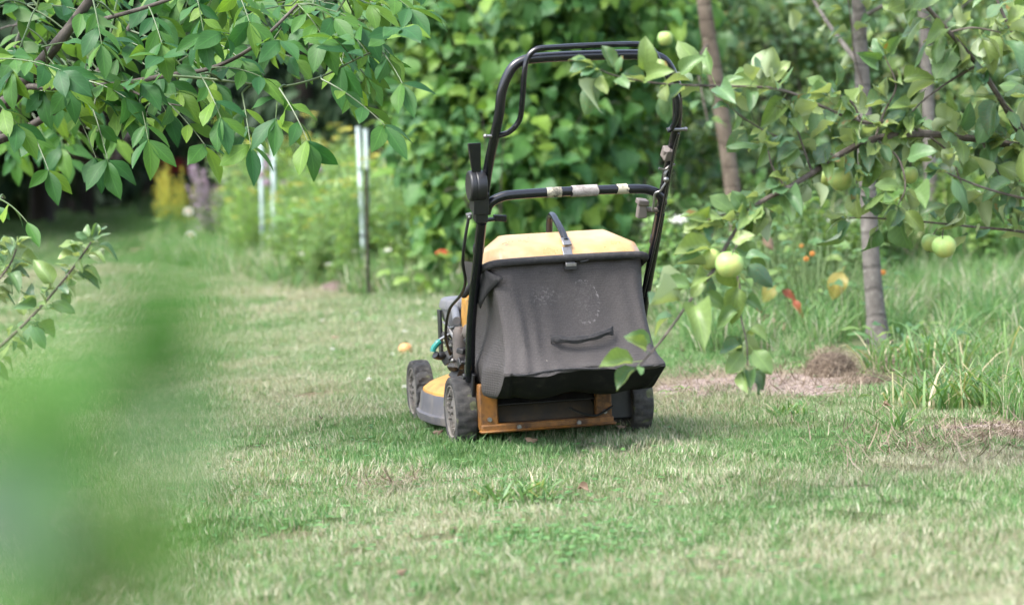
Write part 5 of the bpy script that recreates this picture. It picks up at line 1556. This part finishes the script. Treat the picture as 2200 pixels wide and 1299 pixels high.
for k in range(76):
    Y = random.uniform(12.2, 18)
    px = random.uniform(np.interp(Y, [12.3, 13.1, 14, 16.2, 18, 22], [960, 730, 630, 500, 420, 380]), 980)
    fy = np.interp(px, [420, 500, 630, 730, 960], [18, 16.2, 14, 13.1, 12.2]); put(WEED, px, Y, random.uniform(.7, 1.1) * min(1, .5 + .2 * (Y - fy)))
for k in range(34):                                    # the gap right of the mower handle
    put(WEED, random.uniform(1400, 2150), random.uniform(10.2, 14), random.uniform(.7, 1.3))
for s in FEN + WEED:
    if s.name not in used: s.location = (at(800, 450, 17).x, 17, 0)
GOLD = spike_plant('goldenrod', 'tall yellow goldenrod clump at the left end of the flower bed', 'plant', None, 1.0, 10, PS_frond, PS_gold, .55, .10)
GOLD.location = (at(345, 450, 21).x, 21, 0); GOLD.scale = (.85, .85, .88)
copy_tree(GOLD, (at(395, 450, 20.5).x, 20.5, 0), 2.2, .80, 'yellow goldenrod clump right beside the mauve flowers')
PUR = spike_plant('mauve_flowers', 'mauve flower spikes standing between the goldenrod and the fennel', 'plant', None, 1.0, 13, PS_frond, PS_purple, .65, .07)
PUR.location = (at(452, 450, 19.5).x, 19.5, 0); PUR.scale = (.95, .95, .85)
for k, (px, py, Y, lab) in enumerate(((405, 455, 19.6, 'white daisy low on the yellow goldenrod'), (410, 507, 19.0, 'white daisy at the foot of the mauve flowers'))):
    p = at(px, py, Y); t = thing('daisy', lab, 'flower', (p.x, Y, 0))
    MB().tube([(0, 0, 0), (.02, 0, p.z * .6), (0, 0, p.z)], .003, 5).build('stem', M_stem, t)
    b = MB()
    for j in range(12):
        a = j * 2 * math.pi / 12
        b.box((.024 * math.cos(a), -.006, p.z + .024 * math.sin(a)), (.034, .004, .014), (0, -a, 0))
    b.build('petals', M_white, t); MB().ball((0, -.012, p.z), .012, 8).build('eye', M_orange, t)
for k in range(14):                                    # small pinkish thistles high in the bed
    px, py, Y = random.uniform(560, 860), random.uniform(325, 400), random.uniform(15, 18)
    p = at(px, py, Y); t = thing('thistle', 'small dusty pink thistle head among the fennel', 'flower', (p.x, Y, 0), 0, 'pink thistle heads in the flower bed')
    MB().tube([(0, 0, 0), (.03, 0, p.z * .6), (0, 0, p.z)], .004, 5).build('stem', M_stem, t)
    kk = 30; M = frames(rnd_unit(kk) * .022 + np.array([0, 0, p.z]), rnd_unit(kk), rnd_unit(kk), np.full(kk, .025))
    joined('flower_head', PS_purple, M, np.zeros(kk, int), t)
p = at(952, 543, 12.3)
t = thing('red_flower', 'single coral red flower at the foot of the hazel beside the left handle post', 'flower', (p.x, 12.3, 0))
MB().tube([(0, 0, 0), (.01, 0, p.z)], .003, 5).build('stem', M_stem, t)
b = MB()
for j in range(6):
    a = j * 1.047
    b.ball((.022 * math.cos(a), -.01 * j % .02, p.z + .010 * math.sin(a)), (.022, .012, .010), 8)
b.build('petals', M_coral, t)

# broad leaves at the front of the bed and under the hazel
def low_plant(name, label, px, py, n, R, h, size, pset, nobj, cat='plant', group=None, Y=None):
    q = gnd(px, py) if Y is None else Vector((at(px, py, Y).x, Y, 0))
    t = thing(name, label, cat, (q.x, q.y, 0), 0, group)
    st = MB(); lbx = Bag()
    for k in range(n):
        a = random.random() * 6.28; r = R * math.sqrt(random.random()); z = h * random.uniform(.15, 1)
        base_ = Vector((q.x + r * .35 * math.cos(a), q.y + r * .35 * math.sin(a), 0)); tip = Vector((q.x + r * math.cos(a), q.y + r * math.sin(a), z))
        st.tube(loc_pts(t, [base_, base_.lerp(tip, .5) + Vector((0, 0, z * .15)), tip]), [.003, .0025, .0015], 5)
        lbx.one(tip, Vector((math.cos(a), math.sin(a), random.uniform(-.3, .7))), Vector((random.gauss(0, .35), -.4, .9)), size * random.uniform(.7, 1.2))
    st.build('stem', M_stem, t)
    leaves(t, pset, *lbx.out(), nobj)
    return t
for k, (px, py) in enumerate(((930, 612), (880, 606), (835, 604), (1440, 620), (955, 640), (720, 604))):
    low_plant('leafy_plant', ('broad leaved plant at the foot of the hazel beside the left handle post', 'broad leaved plant in front of the hazel, left of the coral flower', 'broad leaved plant next to the foot of the dark rod', 'broad leaved plant showing right of the mower handle', 'lowest broad leaved plant at the lawn edge beside the engine', 'broad leaved plant left of the dark rod at the lawn edge')[k],
              px, py, 46, .32, .5 if k != 4 else .3, .11, PS_hazel if k < 3 else PS_herb, 46)

# ------------------------------------------------------------------ weeds, flowers and fallen things by the trees at the right
for k, (px, py, n, R, h, size, lab) in enumerate(((1480, 700, 40, .30, .35, .09, 'low green weeds beside the right wheel under the apple bough'), (1560, 690, 46, .35, .45, .09, 'tangle of green weeds below the low pair of apples'), (1660, 690, 46, .35, .5, .085, 'weedy clump with reddish stems left of the grey trunk'), (1740, 715, 44, .32, .42, .09, 'leafy weeds right behind the dry grass heap'),
                                                  (1790, 690, 40, .3, .55, .08, 'tall weeds touching the grey trunk'), (1930, 770, 16, .14, .14, .10, 'dark green dock leaves at the foot of the grey trunk'), (1990, 780, 14, .14, .13, .09, 'dock leaves between the grey trunk and the long bright grass'), (1610, 660, 50, .4, .6, .085, 'bushy weeds under the leaning brown stem'))):
    low_plant('weed_clump', lab, px, py, int(n * 1.7), R, h, size * .78, PS_weed, n)
def flower_stalk(px, py, Y, lab, mat, name='marigold', r=.009, cat='flower', grp=None):
    p = at(px, py, Y); t = thing(name, lab, cat, (p.x, Y, 0), 0, grp)
    MB().tube(spline([(0, 0, -.01), (.02, 0, p.z * .5), (0, 0, p.z)], 4), .0022, 5).build('stem', M_stem, t)
    b = MB()
    for j in range(9):
        a = j * 6.283 / 9
        b.ball((r * .8 * math.cos(a), -.003, p.z + r * .8 * math.sin(a)), (r * .5, r * .25, r * .4), 6)
    b.build('petals', mat, t); MB().ball((0, -.006, p.z), r * .45, 8).build('eye', M_brown_eye, t)
M_brown_eye = plain('flower_eye', (.25, .10, .02), .8)
flower_stalk(1732, 556, 9.0, 'lowest orange marigold left of the grey trunk', M_orange)
flower_stalk(1745, 545, 9.1, 'orange marigold just above another one left of the grey trunk', M_orange)
flower_stalk(1722, 528, 9.6, 'small orange marigold among fine green stalks', M_orange, r=.007)
flower_stalk(1897, 585, 9.0, 'orange flower right against the grey trunk', M_orange, r=.009)
def loose_leaf(name, lab, a, b, pset, cat, nrm=(0, -.6, .8), size=None, grp=None):
    t_ = thing(name, lab, cat, tuple(a), 0, grp)
    M = frames(np.array([tuple(a)]), np.array([tuple(b - a)]), np.array([nrm], float), np.array([size or (b - a).length]))
    o = bpy.data.objects.new('blade', pset.meshes[random.randrange(len(pset.meshes))]); COL.objects.link(o); o.parent = t_
    o.matrix_local = Matrix.Translation(-Vector(a)) @ Matrix(M[0].tolist())
    return t_
def leaf_stalk(name, lab, x0, y0, x1, y1, Y, pset, cat):
    a, b = at(x0, y0, Y), at(x1, y1, Y - .03)
    t_ = loose_leaf(name, lab, a, b, pset, cat, (random.gauss(0, .2), -.9, .4))
    MB().tube([(0, 0, -a.z), (.01, .01, -a.z * .5), (0, 0, 0)], .002, 5).build('stem', M_stem, t_)
leaf_stalk('yellowing_leaf', 'big yellowing leaf with brown spots left of the grey trunk', 1815, 572, 1790, 630, 8.8, PS_yel, 'leaf')
leaf_stalk('yellowing_leaf', 'smaller yellow leaf below the apples, left of the spotted yellow one', 1668, 600, 1645, 640, 8.9, PS_yel, 'leaf')
leaf_stalk('red_leaf', 'upper red dock leaf left of the grey trunk', 1675, 618, 1715, 645, 8.8, PS_red, 'leaf')
leaf_stalk('red_leaf', 'lower red dock leaf hanging below the other one', 1700, 640, 1728, 675, 8.75, PS_red, 'leaf')
leaf_stalk('brown_leaf', 'large crumpled rust brown leaf below the red dock leaves', 1665, 672, 1628, 725, 8.6, PS_brown, 'leaf')
leaf_stalk('brown_leaf', 'crumpled brown leaf beside the larger rust one', 1690, 690, 1665, 722, 8.62, PS_brown, 'leaf')
leaf_stalk('brown_leaf', 'brown curled fern tip above the weeds, right of the low pair of apples', 1640, 500, 1660, 530, 9.2, PS_brown, 'leaf')

# heap of dry cut grass at the tree's foot and loose hay round it
def hay(name, lab, c, R, h, n, kind=None, lmin=.012, lmax=.042):
    t_ = thing(name, lab, 'grass heap', (c.x, c.y, 0))
    b = MB(); v = []; f = []
    m, k = 7, 18
    for i in range(m):
        a = i / (m - 1)
        for j in range(k):
            th_ = 6.283 * j / k
            rr = R * math.cos(a * math.pi / 2) * (1 + .18 * math.sin(3 * th_ + 1) + .1 * math.sin(7 * th_))
            v.append((rr * math.cos(th_), rr * .8 * math.sin(th_), h * .9 * math.sin(a * math.pi / 2) - .01))
    f = [(i * k + j, i * k + (j + 1) % k, (i + 1) * k + (j + 1) % k, (i + 1) * k + j) for i in range(m - 1) for j in range(k)]
    b.add(v, f).build('heap', M_hayheap, t_)
    a = rng.random(n) * 6.283; e = np.arcsin(rng.random(n)); 
    sh = 1 + .18 * np.sin(3 * a + 1) + .1 * np.sin(7 * a)
    pos = np.stack([R * np.cos(e) * np.cos(a) * sh, R * .8 * np.cos(e) * np.sin(a) * sh, h * .92 * np.sin(e) + .002], 1)
    o = pos / (np.linalg.norm(pos, axis=1, keepdims=True) + 1e-6)
    d = rnd_unit(n); d -= o * np.sum(d * o, 1, keepdims=True) * .8
    M = frames(pos - d * .02, d, o + rnd_unit(n) * .6, lmin + (lmax - lmin) * rng.random(n))
    tag(joined('hay_stalks', PS_hay, M, rng.integers(0, 2, n), t_), kind='stuff')
def haymat():
    m, nt, out = new_mat('hay_heap'); n = noise(nt, 60, 6, objco(nt), .75)
    princ(nt, out, mixc(nt, n, (.07, .05, .037), (.20, .155, .115)), .9, 0, .1, n, 1, .02); return m
M_hayheap = haymat()
PS_hay = ps(M_straw, [dict(wfun=lambda t: 1 - .5 * t, width=.035, fold=.3, droop=.3, rows=3, cols=1, petiole=0), dict(wfun=lambda t: 1 - .5 * t, width=.05, fold=.2, droop=-.5, rows=3, cols=1, petiole=0)])
q = gnd(1790, 812)
hay('hay_heap', 'rounded heap of dry brown grass beside the grey trunk', q + Vector((0, .06, 0)), .088, .105, 1500)
hay('hay_heap', 'flatter scatter of dry cut grass in front of the rounded heap', gnd(1850, 822), .09, .035, 600)
hay('hay_heap', 'low dry grass clump right of the grey trunk, behind the bright grass', gnd(1950, 790), .16, .05, 600)
hay('hay_heap', 'dry grass strewn at the right edge of the lawn', gnd(2150, 945), .20, .03, 800)
# loose straw trodden into the bare patch
n = 3600
c = gnd(1610, 832); pts = np.stack([rng.normal(c.x, .30, n), rng.normal(c.y, .34, n), .004 + .016 * rng.random(n)], 1)
c2 = gnd(2080, 965); p2 = np.stack([rng.normal(c2.x, .22, 1700), rng.normal(c2.y, .22, 1700), .01 + .025 * rng.random(1700)], 1)
c3 = gnd(840, 1062); p3 = np.stack([rng.normal(c3.x, .05, 120), rng.normal(c3.y, .03, 120), .03 + .01 * rng.random(120)], 1)
c4 = gnd(560, 622); p4 = np.stack([rng.normal(c4.x, .5, 700), rng.normal(c4.y, .5, 700), .004 + .02 * rng.random(700)], 1)
pts = np.concatenate([pts, p2, p3, p4]); n = len(pts)
d = rnd_unit(n); d[:, 2] *= .15
tag(joined('loose_straw', PS_hay, frames(pts, d, np.array([0, 0, 1.]) + rnd_unit(n) * .3, .02 + .05 * rng.random(n)), rng.integers(0, 2, n)), kind='stuff')

# long bright grass tussocks at the right edge
def tussock(px, py, n, R, hmin, hmax, lab):
    q_ = gnd(px, py)
    me = tuft('tussock', M_tus, n, R, hmin, hmax, .0042, 1.3, 5)
    o = bpy.data.objects.new('grass_tussock', me); COL.objects.link(o); o.location = (q_.x, q_.y, 0)
    tag(o, lab, 'grass tussock')
def tusmat():
    m, nt, out = new_mat('tussock_grass')
    r = rnd01(nt); c = ramp(nt, r, [(0, (.06, .14, .045)), (.45, (.10, .19, .06)), (.78, (.16, .25, .09)), (.84, (.30, .27, .16)), (1, (.38, .34, .23))])
    b = princ(nt, None, c, .45, 0, .4); t_ = N(nt, 'ShaderNodeBsdfTranslucent'); L(nt, mixc(nt, 1., c, (1.3, 1.4, .5), 'MULTIPLY'), t_.inputs[0])
    mx = N(nt, 'ShaderNodeMixShader'); mx.inputs[0].default_value = .35
    L(nt, b.outputs[0], mx.inputs[1]); L(nt, t_.outputs[0], mx.inputs[2]); L(nt, mx.outputs[0], out.inputs[0]); return m
M_tus = tusmat()
tussock(2010, 880, 120, .15, .04, .16, 'bright green grass tussock arching over at the front of the right edge')
tussock(2110, 870, 130, .17, .04, .17, 'bright tussock of long grass just left of the rightmost one')
tussock(2190, 880, 110, .16, .04, .18, 'rightmost tussock of long bright grass at the lawn edge')
tussock(1920, 800, 90, .12, .06, .16, 'short tussock of bright grass at the foot of the grey trunk')
tussock(2060, 800, 130, .2, .08, .22, 'long grass tussock behind the front ones at the right')
tussock(1700, 905, 60, .05, .04, .08, 'small tuft of longer grass on the lawn in front of the bare patch')
tussock(1930, 930, 26, .03, .05, .10, 'broad bladed grass tuft alone in front of the tussocks')
tussock(1110, 1080, 150, .09, .03, .07, 'lush green tuft standing up from the lawn below the mower')
# small mole hill at the bed's edge
M_earth = worn('dry_earth', (.07, .05, .042), (.14, .105, .09), 20, .4, .6, .95, bstr=.8)
q = gnd(705, 632)
t = thing('molehill', 'small brown earth mound at the edge of the flower bed', 'earth mound', (q.x, q.y, 0))
v = []; k = 20
for i in range(8):
    a = i / 7
    for j in range(k):
        th_ = 6.283 * j / k; rr = .10 * (1 - a) ** .7 * (1 + .25 * random.random()) + .001
        v.append((rr * math.cos(th_) * 1.5 + .05 * a, rr * math.sin(th_), .085 * a * (1 + .15 * random.random()) - .01))
MB().add(v, [(i * k + j, i * k + (j + 1) % k, (i + 1) * k + (j + 1) % k, (i + 1) * k + j) for i in range(7) for j in range(k)]).build('mound', M_earth, t)

# windfall and scattered leaves, clover on the lawn
q = gnd(872, 765)
t = thing('windfall', 'rotting orange windfall apple lying on the lawn left of the engine', 'apple', (q.x, q.y, .028))
MB().ball((0, 0, 0), (.030, .030, .026), 14).build('fruit', worn('rotting_skin', (.55, .24, .08), (.25, .10, .04), 30, .45, .65, .6), t)
MB().tube([(0, 0, .022), (.004, 0, .036)], .0015, 5).build('stalk', M_darkwood, t)
LV = [(730, 738, 'tan fallen leaf on the lawn far left of the engine'), (692, 922, 'brown fallen leaf in the dry grass left of the front wheel'), (926, 953, 'pale brown fallen leaf right in front of the rear left wheel'), (1160, 968, 'rust fallen leaf standing on edge below the chute'), (1270, 1082, 'broad tan fallen leaf in the pale grass below the mower'), (975, 1162, 'small rust fallen leaf among the lush clover'),
      (1490, 682, 'curled pale leaf in the weeds beside the right handle post'), (1525, 738, 'yellow brown leaf lying under the apple bough'), (1470, 772, 'dark curled leaf on the grass right of the bag'), (1895, 895, 'brown leaf scrap in front of the grass tussocks'), (1348, 938, 'tiny tan leaf scrap beside the right rear wheel'), (850, 1265, 'tan leaf near the bottom edge, left of the middle')]
for (px, py, lab) in LV:
    q = gnd(px, py); q.z = .03
    a = random.random() * 6.28
    loose_leaf('fallen_leaf', lab, q, q + Vector((math.cos(a), math.sin(a), .3)) * .05, PS_brown, 'fallen leaf', (random.gauss(0, .3), -.3, .9), random.uniform(.024, .038))
CL = [(840, 782), (792, 838), (868, 855), (690, 705), (900, 690), (860, 708), (715, 770), (760, 690), (870, 730), (930, 700)]
for (px, py) in CL:
    q = gnd(px + random.uniform(-4, 4), py)
    t = thing('clover_flower', 'small white clover head in the short lawn grass', 'flower', (q.x, q.y, 0), 0, 'white clover heads in the lawn')
    MB().tube([(0, 0, 0), (.003, 0, .035)], .0012, 4).build('stem', M_stem, t)
    kk = 26; u = rnd_unit(kk); u[:, 2] = np.abs(u[:, 2])
    joined('flower_head', PS_white, frames(u * .005 + np.array([.003, 0, .036]), u, rnd_unit(kk), np.full(kk, .007)), np.zeros(kk, int), t)
# broad clover leaves in the lusher patches of the lawn
n = 0; pts = []
for (px, py, rx, ry, k) in ((900, 1005, .22, .2, 500), (1110, 1075, .1, .1, 260), (1230, 1165, .1, .08, 220), (800, 715, .4, .8, 900), (660, 1120, .2, .15, 260), (1050, 1200, .15, .12, 260), (1480, 760, .3, .5, 500), (1450, 1240, .2, .08, 160), (1650, 930, .5, .4, 250), (500, 700, .5, 1., 400)):
    q = gnd(px, py); k = int(k * .45); rx *= 1.5; ry *= 1.5; pts.append(np.stack([rng.normal(q.x, rx, k), rng.normal(q.y, ry, k), .010 + .018 * rng.random(k)], 1))
pts = np.concatenate(pts); n = len(pts)
PS_clover = ps(M_clover, [dict(wfun=W_ROUND, width=.9, fold=.2, droop=.1, rows=3, cols=2, petiole=0)]) if 'M_clover' in globals() else ProtoSet([leaf_mesh('clover_shape', leaf_mat('clover_leaf', G((.05, .14, .04), (.07, .17, .05), (.09, .20, .06), (.12, .23, .07)), trans=.3, rough=.5, uvvein=False), W_ROUND, rows=3, cols=2, width=.9, fold=.2, droop=.1, petiole=0)])
pts3 = np.repeat(pts, 3, 0)
a = np.repeat(rng.random(n) * 6.28, 3) + np.tile([0, 2.1, 4.2], n)
dd = np.stack([np.cos(a), np.sin(a), np.full(3 * n, .15)], 1)
tag(joined('clover_leaves', PS_clover, frames(pts3, dd, np.array([0, -.15, 1.]) + rnd_unit(3 * n) * .25, .008 + .005 * rng.random(3 * n)), np.zeros(3 * n, int)), kind='stuff')

# dead clippings and small flat weeds all over the mown grass
n = 9000
q = np.stack([rng.uniform(-3, 3, n), 3.4 + 8.5 * rng.random(n) ** .8, .010 + .018 * rng.random(n)], 1)
q = q[in_view(q, 40, 40) & is_lawn(q[:, 0], q[:, 1]) & (vnoise(q[:, 0], q[:, 1], .5, 51) > .42)]
n = len(q); d = rnd_unit(n); d[:, 2] *= .25
tag(joined('clippings', PS_hay, frames(q, d, np.array([0, 0, 1.]) + rnd_unit(n) * .4, .012 + .028 * rng.random(n)), rng.integers(0, 2, n)), kind='stuff')
n = 420
c = np.stack([rng.uniform(-3, 3, n), 3.5 + 9 * rng.random(n), np.full(n, .012)], 1)
c = c[in_view(c, 40, 40) & is_lawn(c[:, 0], c[:, 1]) & (vnoise(c[:, 0], c[:, 1], .8, 53) > .5)]
k = 6; q = np.repeat(c, k, 0); n = len(q); a = rng.random(n) * 6.283
tag(joined('lawn_weeds', PS_herb, frames(q, np.stack([np.cos(a), np.sin(a), .25 + .3 * rng.random(n)], 1), np.array([0, 0, 1.]) + rnd_unit(n) * .2, .02 + .025 * rng.random(n)), np.zeros(n, int)), kind='stuff')

# crumbs of earth and small stones on the bare places
cm = MB().ball((0, 0, 0), (.5, .42, .3), 5).mesh('crumb_shape', M_earth, False)
cm.uv_layers.new(name='UVMap')
PS_crumb = ProtoSet([cm])
q = []
for (b, rx, ry) in BARE:
    k = 700 if rx > .4 else 260
    q.append(np.stack([rng.normal(b.x, rx * .6, k), rng.normal(b.y, ry * .6, k), np.full(k, .002)], 1))
q = np.concatenate(q); n = len(q); d = rnd_unit(n); d[:, 2] *= .2
tag(joined('earth_crumbs', PS_crumb, frames(q, d, np.array([0, 0, 1.]) + rnd_unit(n) * .3, .004 + .016 * rng.random(n) ** 3), np.zeros(n, int)), kind='stuff')
